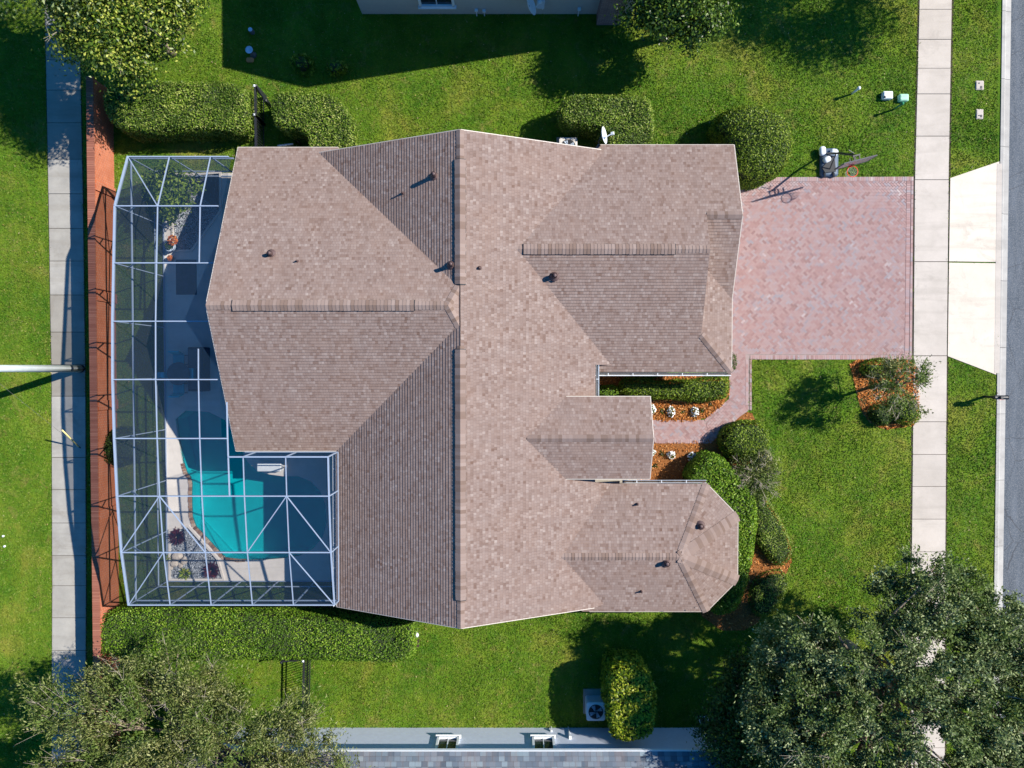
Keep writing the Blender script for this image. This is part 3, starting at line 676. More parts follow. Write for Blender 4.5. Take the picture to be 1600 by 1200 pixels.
# roof vents
def on(px, py, n, P):                                    # where the ray through that point meets the plane
    d = ray(px, py); c = Vector((0, 0, H)); return c+d*((Vector(P)-c).dot(n)/d.dot(n))
def pipe(px, py, n, P, rr, hgt, cone=False):
    p = on(px, py, n, P)-Vector((0, 0, 0)); q = p*1
    # the marked point is the pipe's mouth
    d = ray(px, py); t = (p.z+hgt-H)/d.z; top = Vector((0, 0, H))+d*t; base = Vector((top.x, top.y, 0)); base.z = p.z-.12
    b = MB(); b.tube([base, (top.x, top.y, top.z)], rr, 12, False); b.tube([top+Vector((0, 0, -.004)), (top.x, top.y, top.z-.05)], rr*.8, 12)
    b.lathe([(rr*2.2, 0), (rr*1.1, .13)], (top.x, top.y, p.z+.01), 12)
    return wpart(b, 'vent_pipe', M['pipe'], house, True)
for a in ((677, 271, nW, (mx, 0, mh), .085, .42), (704, 412, nW, (mx, 0, mh), .085, .42), (420, 395, nN, (wx, wy, wh), .09, .32), (867, 430, gS, (0, gy, gh), .10, .32),
          (1096, 823, b2, pk, .10, .22), (1043, 882, b5, pk, .10, .32), (463, 407, nN, (wx, wy, wh), .03, .2), (628, 300, nW, (mx, 0, mh), .03, .25), (749, 418, nE, (mx, 0, mh), .04, .15),
          (997, 789, b1, pk, .03, .2), (1003, 926, b5, pk, .035, .22)): pipe(*a)
for y_ in (pN-.35, pS+.35): pdn = MB(); pdn.tube([(pX-.4, y_, 0), (pX-.4, y_, 3.3)], .15, 14); wpart(pdn, 'porch_column', M['stucco'], house, True)
# dish on the north eave
def sat_dish(parent, loc, aim, rr, m):
    r_ = aim.to_track_quat('Z', 'Y').to_matrix()
    b = MB(); pf = [(rr*k/6, rr*.28*(k/6)**2) for k in range(1, 7)]; pf = [(0.001, 0)]+pf; pf += [(rr+.01, rr*.28+.005)]+[(x, z-.012) for x, z in reversed(pf[:-1])]
    b.lathe(pf, loc, 28, r_); d = wpart(b, 'satellite_dish', m, parent, True)
    L = loc+r_@Vector((0, -rr*.1, rr*1.25)); a = MB(); a.bar(loc+r_@Vector((0, -rr*.95, rr*.1)), L, .035); a.rbox(L, .12, .10, -.05, .07, .02, r_)
    wpart(a, 'receiver_arm', M['white'], d); return d
dl = U(941, 212, 3.0); d = sat_dish(house, dl, Vector((.93, .10, .42)).normalized(), .34, M['white'])
b = MB(); b.tube([dl+Vector((-.05, 0, -.05)), dl+Vector((-.12, -.15, -.35)), (dl.x, yN-.1, geN-.05)], .025, 8); wpart(b, 'dish_mast', M['blackmetal'], d, True)

# ---------------------------------------------------------------- pool enclosure
cage = thing('pool_enclosure', 'white framed pool enclosure of aluminium beams and dark mesh beside the house', 'pool enclosure', (-11.6, -.4, .02))
CX = [-15.88, -14.17, -12.47, -10.76, -9.06, -7.36]
rows = [(245, 3.0), (322, 4.02), (411, 4.15), (502, 4.28), (593, 4.32), (685, 4.25), (775, 4.1), (863, 3.83), (945, 3.32)]
RY = [(U(190, y, h).y, h) for y, h in rows]
XE = [-11.72, -11.75, -11.7, -11.75, -11.72, -11.36, -7.36, -7.36, -7.36]
cup = .0
def part(name, pts, w, h=None, m='frame'):
    b = MB(); pts = [Vector(p) for p in pts]
    for p, q_ in zip(pts, pts[1:]): b.bar(p, q_, w, h)
    return wpart(b, name, M[m], cage)
for (y, h), xe_ in zip(RY, XE): part('roof_beam', [(CX[0], y, h), (xe_, y, h)], .042, .10)
def hy(y):
    for (a, ha), (b, hb) in zip(RY, RY[1:]):
        if b <= y <= a: return ha+(hb-ha)*(y-a)/(b-a)
    return RY[-1][1]
def lpts(x, y0, y1): return [(x, y0, hy(y0))]+[(x, y, h) for y, h in RY if min(y0, y1)+.01 < y < max(y0, y1)-.01]+[(x, y1, hy(y1))]
YI = -3.50
part('roof_beam', lpts(CX[0], RY[0][0], RY[-1][0]), .055, .13)
part('purlin', lpts(CX[1], RY[0][0], RY[-1][0]), .033, .06)
part('purlin', lpts(CX[2], RY[0][0], RY[2][0]), .033, .06); part('purlin', lpts(CX[2], U(312, 545, 4.3).y, RY[-1][0]), .033, .06)
part('purlin', lpts(-11.36, U(352, 628, 4.2).y, RY[6][0]), .038, .07)
for x in CX[3:5]: part('purlin', lpts(x, YI, RY[-1][0]), .033, .06)
part('roof_beam', lpts(CX[5], YI, RY[-1][0]), .05, .1)
part('roof_beam', [(-11.36, YI, 4.22), (CX[5], YI, 4.22)], .05, .1)
# low rim along the eaves
part('rim_rail', [(-11.2, YI+.03, 2.84), (-7.30, YI+.03, 2.84), (-7.30, RY[-1][0], 2.84)], .033, .06)
for x in CX[3:]: part('rim_post', [(x, YI+.02, 2.84), (x, YI, 4.22)], .05)
for y, h in RY[6:]: part('rim_post', [(-7.32, y, 2.84), (CX[5], y, h)], .05)
for a, b in (((CX[1], 6), (CX[0], 7)), ((CX[1], 6), (CX[2], 7)), ((CX[4], 6), (CX[3], 7)), ((CX[4], 6), (CX[5], 7)), ((CX[1], 7), (CX[0], 8)), ((CX[4], 7), (CX[5], 8)), ((CX[1], 1), (CX[0], 0))):
    part('roof_brace', [(a[0], RY[a[1]][0], RY[a[1]][1]+.02), (b[0], RY[b[1]][0], RY[b[1]][1]+.02)], .035, .04)
YB, YT = RY[-1][0], RY[0][0]; XB = CX[0]
for y, h in RY: part('wall_post', [(XB, y, .02), (XB, y, h-.08)], .033, .06)
for x in CX[1:]: part('wall_post', [(x, YB, .02), (x, YB, RY[-1][1]-.05)], .04, .06)
for x in CX[1:3]: part('wall_post', [(x, YT, .02), (x, YT, RY[0][1]-.05)], .04, .06)
for z, w in ((.05, .045), (.85, .04), (2.78, .05)):
    part('wall_rail', [(XB, YT-.05, z), (XB, YB+.05, z)], w, w*1.4); part('wall_rail', [(XB+.05, YB, z), (-7.3, YB, z)], w, w*1.4); part('wall_rail', [(XB+.05, YT, z), (-11.6, YT, z)], w, w*1.4)
for i in range(1, 8): part('truss_strut', [(XB, RY[i][0], 3.0), (XB+.8, RY[i][0], RY[i][1]-.06)], .045)
def scr(name, quads, m):
    b = MB()
    for qd in quads: b.add(qd, [tuple(range(len(qd)))])
    return wpart(b, name, M[m], cage)
rq = []
for (ya, ha), (yb, hb), xa, xb in zip(RY, RY[1:], XE, XE[1:]):
    for k in range(5):
        x0, x1 = CX[k], CX[k+1]; lim = -11.6 if ya > YI+1.0 else -7.36
        if x0 >= lim: continue
        x1 = min(x1, lim)
        if yb < YI < ya and lim > -8:
            if x0 > -11.5: rq.append([(x0, YI, hy(YI)), (x0, yb, hb), (x1, yb, hb), (x1, YI, hy(YI))]); continue
            x1 = min(x1, -11.36)
        rq.append([(x0, ya, ha), (x0, yb, hb), (x1, yb, hb), (x1, ya, ha)])
scr('roof_screen', rq, 'screen')
scr('wall_screen', [[(XB, ya, 0), (XB, yb, 0), (XB, yb, hb), (XB, ya, ha)] for (ya, ha), (yb, hb) in zip(RY, RY[1:])], 'screenw')
scr('wall_screen', [[(XB, YB, 0), (-7.3, YB, 0), (-7.3, YB, RY[-1][1]), (XB, YB, RY[-1][1])]], 'screenw')
scr('wall_screen', [[(XB, YT, 0), (-11.4, YT, 0), (-11.4, YT, 3), (XB, YT, 3)]], 'screenw')
scr('rim_screen', [[(-11.2, YI+.03, 2.8), (-7.3, YI+.03, 2.8), (-7.36, YI, 4.2), (-11.36, YI, 4.2)]]+[[(-7.3, ya, 2.8), (-7.3, yb, 2.8), (-7.36, yb, hb), (-7.36, ya, ha)] for (ya, ha), (yb, hb) in zip([(YI, 4.2)]+RY[6:], RY[6:])], 'screen')

# ---------------------------------------------------------------- shrubs, hedges
def dome_z(P, poly, h, r): 
    d = edge_dist(P, poly); t = np.clip(1-d/r, 0, 1); return h-r*.75*(1-np.sqrt(np.clip(1-t**2, 0, 1)))
_noise = R.uniform(0, 100, (8, 3))
def lump(P, s=1.0):
    z = 0
    for k in range(4):
        f = s*(1.1+.8*k); z = z+np.sin(P[:, 0]*f+_noise[k, 0])*np.sin(P[:, 1]*f*.9+_noise[k, 1])/(1.4+k)
    return z
def hedge(name, label, cat, pix, h, m, r=.35, dens=560, leaf=.085, sm=2, group=None, amp=.08, world=None, tilt=.55):
    poly = ccw(smooth_poly(world or UP(pix, h-.25*r), sm)); pa = np.array(poly); c = pa.mean(0)
    o = thing(name, label, cat, (c[0], c[1], 0), 0, group)
    mn, mx2 = pa.min(0), pa.max(0); A = np.prod(mx2-mn)
    P = R.uniform(mn, mx2, (int(A*dens*1.5), 2)); P = P[inside(P, poly)]
    z = dome_z(P, poly, h, r)+lump(P, 1.6)*amp+R.normal(0, .035, len(P))+(R.random(len(P)) < .03)*R.uniform(0, .16, len(P)); e = .05
    gx_ = (dome_z(P+[e, 0], poly, h, r)-dome_z(P-[e, 0], poly, h, r))/(2*e); gy_ = (dome_z(P+[0, e], poly, h, r)-dome_z(P-[0, e], poly, h, r))/(2*e)
    C = [np.c_[P, z]]; N = [unit(np.c_[-gx_, -gy_, np.ones(len(P))])]
    for i in range(len(poly)):                          # leaves down the sides
        a, b = np.array(poly[i-1]), np.array(poly[i]); L = np.linalg.norm(b-a); n = int(L*h*dens*1.1)
        if n < 1: continue
        t = R.random((n, 1)); nr = np.array([(b-a)[1], -(b-a)[0]])/max(L, 1e-6)
        q_ = a+(b-a)*t+nr*R.normal(0, .035, (n, 1)); zz = R.uniform(.02, max(h-r*.7, .1), n)
        q_ = q_+nr*(lump(np.c_[q_[:, 0]+zz, q_[:, 1]], 1.6)*amp)[:, None]
        C.append(np.c_[q_, zz]); N.append(np.tile([nr[0], nr[1], .35], (n, 1)))
    C, N = np.concatenate(C), np.concatenate(N)
    v = leaves(C, N, leaf, .5, tilt)-[c[0], c[1], 0]
    link('foliage', np_mesh('foliage', v, 4), M[m], o)
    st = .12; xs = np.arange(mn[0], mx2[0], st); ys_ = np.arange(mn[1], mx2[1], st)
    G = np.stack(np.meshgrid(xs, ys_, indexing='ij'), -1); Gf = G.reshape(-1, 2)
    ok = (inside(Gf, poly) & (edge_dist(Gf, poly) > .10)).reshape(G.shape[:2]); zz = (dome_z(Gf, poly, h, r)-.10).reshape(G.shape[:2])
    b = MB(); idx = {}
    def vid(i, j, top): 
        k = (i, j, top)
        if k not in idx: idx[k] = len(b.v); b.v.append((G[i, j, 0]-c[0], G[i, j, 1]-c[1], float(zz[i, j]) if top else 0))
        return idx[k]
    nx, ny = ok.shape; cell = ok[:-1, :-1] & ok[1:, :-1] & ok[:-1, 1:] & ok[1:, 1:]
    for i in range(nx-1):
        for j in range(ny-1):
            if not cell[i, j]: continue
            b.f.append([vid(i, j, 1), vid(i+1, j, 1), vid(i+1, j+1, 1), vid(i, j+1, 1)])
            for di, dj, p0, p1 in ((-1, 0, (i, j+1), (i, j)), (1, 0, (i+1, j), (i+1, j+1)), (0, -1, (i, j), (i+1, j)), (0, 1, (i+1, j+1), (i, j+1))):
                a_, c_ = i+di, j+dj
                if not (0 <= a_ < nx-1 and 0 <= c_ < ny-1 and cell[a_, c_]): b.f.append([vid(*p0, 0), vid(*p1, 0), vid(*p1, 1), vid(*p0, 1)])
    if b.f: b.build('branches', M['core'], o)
    return o
HG = 'clipped hedges in the side yards'
hedge('hedge', 'long clipped green hedge above the pool enclosure, its left end under the broad leafed tree', 'hedge', [(160, 135), (200, 127), (330, 127), (378, 130), (388, 160), (385, 195), (372, 206), (330, 200), (200, 207), (164, 185)], 1.6, 'l_hedge', r=.18, sm=1, group=HG)
hedge('hedge', 'L shaped clipped hedge beside the black gate, wrapping the shaded corner of the house', 'hedge', [(424, 148), (440, 142), (500, 143), (535, 156), (551, 190), (552, 240), (484, 240), (480, 203), (430, 198), (424, 175)], 1.5, 'l_hedge', r=.18, sm=1, group=HG)
hedge('hedge', 'clipped hedge hiding the air conditioner and satellite dish on the north side of the house', 'hedge', [(879, 155), (895, 147), (1000, 148), (1020, 158), (1023, 240), (952, 240), (948, 200), (905, 196), (882, 190), (876, 178)], 1.7, 'l_hedge', r=.18, sm=1, group=HG)
hedge('hedge', 'longest hedge, a thick bright green strip below the pool enclosure', 'hedge', [(148, 985), (160, 962), (190, 952), (330, 955), (420, 962), (480, 966), (560, 972), (640, 975), (646, 1000), (642, 1036), (560, 1034), (420, 1030), (300, 1036), (165, 1030), (150, 1010)], 1.5, 'l_hedge2', r=.18, sm=1, group=HG, dens=380)
hedge('hedge', 'tall yellow green block shaped hedge beside the blue lit air conditioner of the lower house', 'hedge', [(954, 1050), (975, 1044), (1015, 1050), (1023, 1090), (1024, 1140), (1010, 1155), (975, 1160), (955, 1150), (950, 1100)], 2.3, 'l_yellow', group=HG, leaf=.14, dens=300, sm=1, r=.3)
hedge('round_bush', 'big round clipped bush between the garage corner and the basketball hoop', 'bush', [(1128, 175), (1155, 160), (1195, 158), (1230, 175), (1245, 205), (1243, 240), (1225, 268), (1190, 283), (1155, 276), (1140, 250), (1140, 215), (1118, 195)], 1.9, 'l_bush', r=1.1, amp=.08)
hedge('hedge', 'low clipped hedge in the orange mulch between garage gutter and brick walkway', 'hedge', [(970, 594), (985, 592), (1040, 598), (1080, 592), (1136, 588), (1141, 600), (1138, 622), (1120, 626), (1060, 624), (970, 620)], .8, 'l_bush', r=.3, dens=480, leaf=.08)
hedge('hedge', 'small square light green hedge in the corner under the white gutters', 'hedge', [(934, 603), (965, 601), (968, 622), (934, 622)], .7, 'l_hedge2', r=.25, dens=480, leaf=.08, sm=1)
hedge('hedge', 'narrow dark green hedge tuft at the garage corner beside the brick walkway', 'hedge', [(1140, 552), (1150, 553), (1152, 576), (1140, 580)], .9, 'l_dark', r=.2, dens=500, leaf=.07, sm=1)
hedge('round_bush', 'smooth rounded bush at the bend of the brick walkway', 'bush', [(1127, 690), (1140, 667), (1168, 657), (1195, 663), (1208, 685), (1203, 712), (1180, 722), (1140, 716)], 1.1, 'l_bush', r=.7, leaf=.08, dens=480)
hedge('hedge', 'thick clipped hedge curving around the hexagonal bay of the house', 'hedge', [(1076, 738), (1108, 705), (1135, 722), (1158, 745), (1182, 775), (1184, 830), (1172, 900), (1156, 950), (1125, 965), (1110, 955), (1138, 905), (1140, 815), (1098, 765), (1078, 752)], 1.35, 'l_hedge2', r=.35, leaf=.10)
hedge('ground_cover', 'low grey green shrub mass beside the curved edge of the front bed', 'ground cover', [(1172, 775), (1190, 762), (1202, 785), (1219, 808), (1236, 840), (1241, 872), (1218, 890), (1190, 860), (1176, 820)], .6, 'l_hedge', r=.4, leaf=.07, dens=500)
hedge('ground_cover', 'low shrub mass half under the shade of the oak by the bay', 'ground cover', [(1172, 915), (1195, 900), (1222, 890), (1240, 915), (1222, 935), (1212, 960), (1180, 968), (1176, 940)], .35, 'l_hedge', r=.3, leaf=.08, dens=330, amp=.12)
hedge('round_bush', 'round dark green bush against the red brick wall, partly behind the pool screen', 'bush', None, 1.15, 'l_dark', r=.7, leaf=.07, dens=520, world=circle(U(181, 700, 1.0)[:2], .85, 14, 1.0))
hedge('small_shrub', 'small yellow green shrub at the driveway edge of the island bed', 'shrub', [(1350, 566), (1375, 562), (1398, 566), (1402, 582), (1375, 588), (1352, 584)], .6, 'l_bush', r=.4, leaf=.09, dens=380, amp=.1)
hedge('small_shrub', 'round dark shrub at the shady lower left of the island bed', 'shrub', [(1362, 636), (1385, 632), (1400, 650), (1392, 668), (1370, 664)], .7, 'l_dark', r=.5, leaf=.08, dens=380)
hedge('small_shrub', 'rounded olive green shrub between the island bed tree and the sidewalk', 'shrub', [(1395, 628), (1425, 620), (1442, 640), (1440, 660), (1415, 664), (1396, 652)], .75, 'l_bush', r=.5, leaf=.08, dens=380)
hedge('small_shrub', 'small bright shrub in sun at the edge of the upper house shadow', 'shrub', [(506, 95), (525, 90), (543, 97), (540, 110), (520, 117), (508, 110)], .6, 'l_bush', r=.4, leaf=.13, dens=160, amp=.15)
hedge('small_shrub', 'small shrub hidden in the deep shadow of the upper house', 'shrub', [(452, 88), (475, 80), (488, 95), (478, 110), (455, 106)], .6, 'l_bush', r=.4, leaf=.13, dens=120, amp=.15)

# ---------------------------------------------------------------- trees
def limb_path(a, b, bend, n=5):
    a, b = Vector(a), Vector(b); d = b-a; s = Vector((rnd.uniform(-1, 1), rnd.uniform(-1, 1), rnd.uniform(.1, .8)))*bend*d.length
    return [a+d*t+s*math.sin(math.pi*t)*.5 for t in [i/n for i in range(n+1)]]
def tree(name, label, base, top, rx, ry, rz, mleaf, n_cl, per, leaf, crad, bark='bark', tr=.22, group=None, lean=(0, 0), cat='tree', limbs=16, twig=0, low=-.35, gap=0, wr=.45, up=.4, twm='twig', twr=.02, sprig=0, cut=False, lobe=1):
    """base: foot; top: height of the crown's middle; rx, ry, rz: the crown's half sizes"""
    o = thing(name, label, cat, base, 0, group); c = np.array([lean[0], lean[1], top])
    D = unit(R.normal(0, 1, (n_cl*4, 3))); D = D[D[:, 2] > low][:n_cl]
    lb = 1+lobe*.17*np.sin(3*np.arctan2(D[:, 1], D[:, 0])+rnd.uniform(0, 6))+lobe*.10*np.sin(7*np.arctan2(D[:, 1], D[:, 0])+rnd.uniform(0, 6))
    rr = R.uniform(.25, 1, len(D))**.45*lb
    K = c+D*rr[:, None]*[rx, ry, rz]
    if gap:                                              # holes where the clumps stand apart
        keep = lump(K*1.0, 1.1) > -gap; K = K[keep]; D = D[keep]; rr = rr[keep]
    if cut:                                              # nothing grows where it would shade the roof
        sh = (K+[base[0], base[1], 0]); sh = sh[:, :2]-np.array([[1.1, .36]])*(sh[:, 2:3]-2.4); ok = ~((sh[:, 0] > 3) & (sh[:, 0] < 10.4) & (sh[:, 1] > -10.9) & (sh[:, 1] < -3)); K = K[ok]; D = D[ok]; rr = rr[ok]
    w = MB(); hub = Vector((lean[0]*.4, lean[1]*.4, max(top-rz*.9, top*.4)))
    w.tube(limb_path((0, 0, -.1), hub, .04), [tr*(1.25-.1*i) for i in range(6)], 10)
    order = np.argsort(-rr+R.random(len(rr))*.4)[:limbs*6]; mains = []
    for i in order[:limbs]:
        p = limb_path(hub-Vector((0, 0, rnd.uniform(0, .25)*hub.z)), K[i], .15, 6); r0 = tr*rnd.uniform(.35, .55)
        w.tube(p, [r0*(1-.85*j/6) for j in range(7)], 6); mains.append((p, r0))
    for i in order[limbs:]:
        k = min(range(len(mains)), key=lambda m_: (mains[m_][0][4]-Vector(K[i])).length); j = rnd.randint(2, 4)
        p = limb_path(mains[k][0][j], K[i], .12, 4); r0 = mains[k][1]*.4; w.tube(p, [r0*(1-.8*t/4) for t in range(5)], 5, False)
    w.build('trunk', M[bark], o, True)
    if twig:
        tw = MB()
        for i in R.choice(len(K), twig):
            d = Vector(D[i]); d.z = abs(d.z)*.3+rnd.uniform(0, .3); a = Vector(K[i]); L = crad*rnd.uniform(.8, 1.8)
            p = [a-d*L*.6, a+Vector((rnd.uniform(-.1, .1), rnd.uniform(-.1, .1), .1)), a+d*L*.7+Vector((rnd.uniform(-.3, .3), rnd.uniform(-.3, .3), .1))*L]
            tw.tube(p, [twr, twr*.7, twr*.25], 4, False)
            for _ in range(3): tw.tube([p[1].lerp(p[2], rnd.random()*.6), p[1].lerp(p[2], .7)+Vector((rnd.uniform(-.5, .5), rnd.uniform(-.5, .5), rnd.uniform(0, .3)))*L], [twr*.5, twr*.2], 4, False)
        tw.build('twigs', M[twm], o)
    n = len(K)*per; ci = R.integers(0, len(K), n); sz = R.uniform(.6, 1.4, len(K))[ci][:, None]
    off = R.normal(0, 1, (n, 3))*[1, 1, .6]*crad*.5*sz
    axis = None
    if sprig:                                            # leaves strung along shoots that spread from each clump
        ns = 7; sd = unit(D[:, None, :]*[1, 1, .4]*.7+R.normal(0, .6, (len(K), ns, 3))+[0, 0, .25]); si = R.integers(0, ns, n)
        axis = sd[ci, si]; off = axis*(R.random((n, 1))*2.2-.5)*crad*sprig*sz+R.normal(0, .05, (n, 3))+off*.25
    C = K[ci]+off; N = unit(off*(0 if sprig else 1)+[0, 0, up*crad]+D[ci]*.3*crad)
    C[:, 2] = np.maximum(C[:, 2], .15)
    link('crown', np_mesh('crown', leaves(C, N, leaf, wr, .6, axis), 4), M[mleaf], o)
    return o
def G(px, py, h): p = U(px, py, h); return p
def place(px, py, h): p = U(px, py, h); return (p.x, p.y, 0)
tree('broadleaf_tree', 'bright glossy broad leafed tree over the rear sidewalk in the upper left corner', place(188, 8, 4.2), 4.3, 2.9, 2.7, 1.8, 'l_broad', 300, 210, .135, .62, limbs=14, wr=.55, up=.8, twig=30, gap=.9, twr=.014)
tree('olive_tree', 'wispy olive green tree with pale twigs filling the lower left corner', place(275, 1185, 4.4), 4.4, 6.3, 3.8, 1.9, 'l_olive', 640, 230, .13, .7, limbs=22, twig=230, gap=.75, wr=.3, twr=.013, sprig=1.0)
tree('oak_tree', 'huge dark oak covering the front sidewalk and road in the lower right corner', place(1425, 1100, 5.6), 5.6, 6.6, 5.6, 2.1, 'l_oak', 1250, 220, .115, .62, limbs=26, twig=120, gap=1.15, lobe=.35, cut=True, wr=.5, tr=.34, twr=.014, sprig=.7)
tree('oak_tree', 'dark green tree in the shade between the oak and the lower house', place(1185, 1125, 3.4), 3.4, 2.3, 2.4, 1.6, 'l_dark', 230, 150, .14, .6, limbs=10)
tree('laurel_tree', 'glossy dark green tree at the right corner of the upper house', place(1062, 0, 3.2), 3.0, 1.9, 1.7, 1.4, 'l_laurel', 165, 170, .14, .55, limbs=12, wr=.55, gap=.8)
tree('shade_tree', 'tree just beyond the top edge, its dappled shadow on the upper right lawn', (19.0, 18.9, 0), 5.4, 4.2, 2.6, 1.8, 'l_oak', 280, 100, .15, .8, limbs=12, gap=.5)
tree('yard_tree', 'tree beyond the top left corner shading the left lawn and rear sidewalk', (-18.3, 16.2, 0), 6.2, 4.2, 3.0, 2.0, 'l_oak', 240, 110, .16, .8, limbs=12, gap=.6)
tree('ornamental_tree', 'small sparse ornamental tree leaning over the sidewalk from the island bed', place(1410, 604, 2.3), 2.3, 1.45, 1.2, .8, 'l_olive', 105, 60, .11, .3, limbs=14, tr=.07, twig=60, gap=.55, sprig=1, wr=.4, twr=.014, low=-.6)
hedge('ground_cover', 'low green ground cover under the half bare twiggy shrub', 'ground cover', [(1160, 722), (1205, 712), (1218, 745), (1205, 780), (1180, 775), (1165, 750)], .35, 'l_bush', r=.3, leaf=.08, dens=330)
tree('twiggy_shrub', 'half bare twiggy shrub with grey branches behind the rounded walkway bush', place(1182, 742, 1.1), 1.05, 1.0, 1.15, .45, 'l_olive', 110, 60, .09, .32, limbs=12, tr=.05, twig=90, twr=.012, low=-.6, cat='shrub')

# small plants
def rosette(name, label, px, py, n, L, mleaf, h=.25, cat='plant', group=None, wr=.16):
    p = U(px, py, h*.4); o = thing(name, label, cat, (p.x, p.y, 0), 0, group); b = MB()
    for i in range(n):
        t = rnd.uniform(0, 2*math.pi); e = rnd.uniform(.1, 1.1); l = L*rnd.uniform(.6, 1.1); d = Vector((math.cos(t)*math.cos(e), math.sin(t)*math.cos(e), math.sin(e))); s = Vector((-math.sin(t), math.cos(t), 0))*l*wr/2
        m_ = d*l*.5+Vector((0, 0, .06*l)); tip = d*l-Vector((0, 0, .1*l))+Vector((0, 0, .03))
        b.add([Vector((0, 0, .05)), m_+s, tip, m_-s], [(0, 1, 2, 3)])
    b.build('leaves', M[mleaf], o); k = MB(); k.tube([(0, 0, -.03), (0, 0, .12), (0, 0, h*.7)], [.04, .03, .02], 6); k.build('stem', M['bark'], o); return o
rosette('red_cordyline', 'dark red spiky plant at the upper end of the lower gravel pocket by the pool', 276, 839, 230, .46, 'l_red', .35)
rosette('red_cordyline', 'dark red spiky plant at the lower right of the gravel pocket by the pool', 330, 891, 230, .46, 'l_red', .35)
rosette('grass_plant', 'yellow green spiky tuft below the pale rocks in the gravel pocket', 289, 897, 90, .36, 'l_yellow', .25)
rosette('grass_plant', 'small yellow green tuft left of the pale rocks', 263, 871, 50, .22, 'l_yellow', .2)
tree('patio_shrub', 'leafy green shrub growing in the upper gravel pocket inside the pool enclosure', place(268, 300, 1.6), 1.5, .95, .8, .7, 'l_bush', 70, 80, .16, .4, limbs=9, tr=.06, wr=.5, cat='shrub')
def rock(px, py, s, label):
    p = U(px, py, .1); b = MB(); n = 14; pr = []
    for k in range(6):
        pr.append((math.sin(math.pi*(k+.3)/6.3), .5-.5*math.cos(math.pi*(k+.3)/6.3)))
    b.lathe([(r_*s, z*s*.8) for r_, z in pr], (0, 0, 0), n)
    b.v = [(x*(1+.3*math.sin(3.1*z/s+x/s*2.3)+rnd.uniform(-.12, .12)), y*(.75+rnd.uniform(-.12, .12)), z+rnd.uniform(-.04, .04)*s) for x, y, z in b.v]
    b.add([(0, 0, s*.8)], []); k = len(b.v)-1; b.f += [[k-n+i, k-n+(i+1) % n, k] for i in range(n)]
    o = b.build('rock', M['stone']); o.location = (p.x, p.y, -.02); o.rotation_euler = (0, 0, rnd.uniform(0, 3)); return tag(o, label, 'rock', 'pale rocks in the gravel pocket')
rock(277, 869, .26, 'largest pale rock in the gravel pocket, upper one of the pile'); rock(288, 876, .2, 'pale rock at the right of the rock pile'); rock(272, 881, .2, 'pale rock at the lower middle of the rock pile'); rock(266, 888, .12, 'smallest pale rock, nearest the deck kerb'); rock(281, 884, .14, 'small pale rock under the right of the pile')
FL = [((1020, 642), 'upper row, against the porch roof'), ((1051, 642), 'upper row, in the middle'), ((1086, 643), 'upper row, nearest the walkway bend'), ((1019, 709), 'lower row, against the porch roof'), ((1051, 711), 'lower row, in the middle'), ((1083, 713), 'lower row, touched by the hedge shadow')]
for (x, y), w_ in FL:
    x += rnd.uniform(-2, 2); y += rnd.uniform(-2, 2); p = U(x, y, .2); o = thing('flower_clump', 'clump of white flowers in the '+w_, 'flowers', (p.x, p.y, 0), 0, 'white flower clumps either side of the walkway')
    o.scale = (rnd.uniform(.75, 1.1), rnd.uniform(.75, 1.1), 1)
    D = unit(R.normal(0, 1, (260, 3))); D[:, 2] = np.abs(D[:, 2]); C = D*[.2, .2, .18]+[0, 0, .08]+R.normal(0, .02, D.shape)
    link('leaves', np_mesh('leaves', leaves(C[:130]*.93, D[:130], .09, .5), 4), M['l_bush'], o); link('flowers', np_mesh('flowers', leaves(C[130:200]*1.03, D[130:200]+[0, 0, 1], .075, .8, .4), 4), M['petal'], o)
for x, y, l in ((1034, 642, 'left pair of the upper mulch bed'), (1068, 643, 'right pair of the upper mulch bed'), (1110, 631, 'beside the low hedge end'), (1034, 709, 'lower mulch bed near the porch'), (1098, 641, 'at the right end of the upper flower row'), (1024, 727, 'lower mulch bed below the flowers')):
    rosette('seedling', 'small dark green sprout, '+l, x, y, 26, .2, 'l_dark', .12, group='small sprouts in the mulch')

# ---------------------------------------------------------------- red brick wall
Wt = 1.62
wall = thing('brick_wall', 'long red brick garden wall with a brick cap between the rear sidewalk and the pool enclosure', 'wall', (U(143, 600, Wt).x, 0, 0))
wl_x0 = U(140, 600, Wt).x; wl_x1 = U(151, 600, Wt).x
b = MB(); b.box((wl_x0+.03, -17.5, -.05), (wl_x1-.03, 12.6, Wt-.08)); wpart(b, 'wall_body', M['brick'], wall)
b = MB(); y = -17.5
while y < 12.6: b.box((wl_x0, y, Wt-.078), (wl_x1+rnd.uniform(-.006, .006), y+.066, Wt+rnd.uniform(-.004, .004))); y += .076
wpart(b, 'cap', M['brickcap'], wall)
b = MB(); y = -16.2
while y < 12.5: b.box((wl_x0-.05, y, -.03), (wl_x1+.04, y+.42, Wt-.085)); y += 4.8
wpart(b, 'piers', M['brick'], wall)

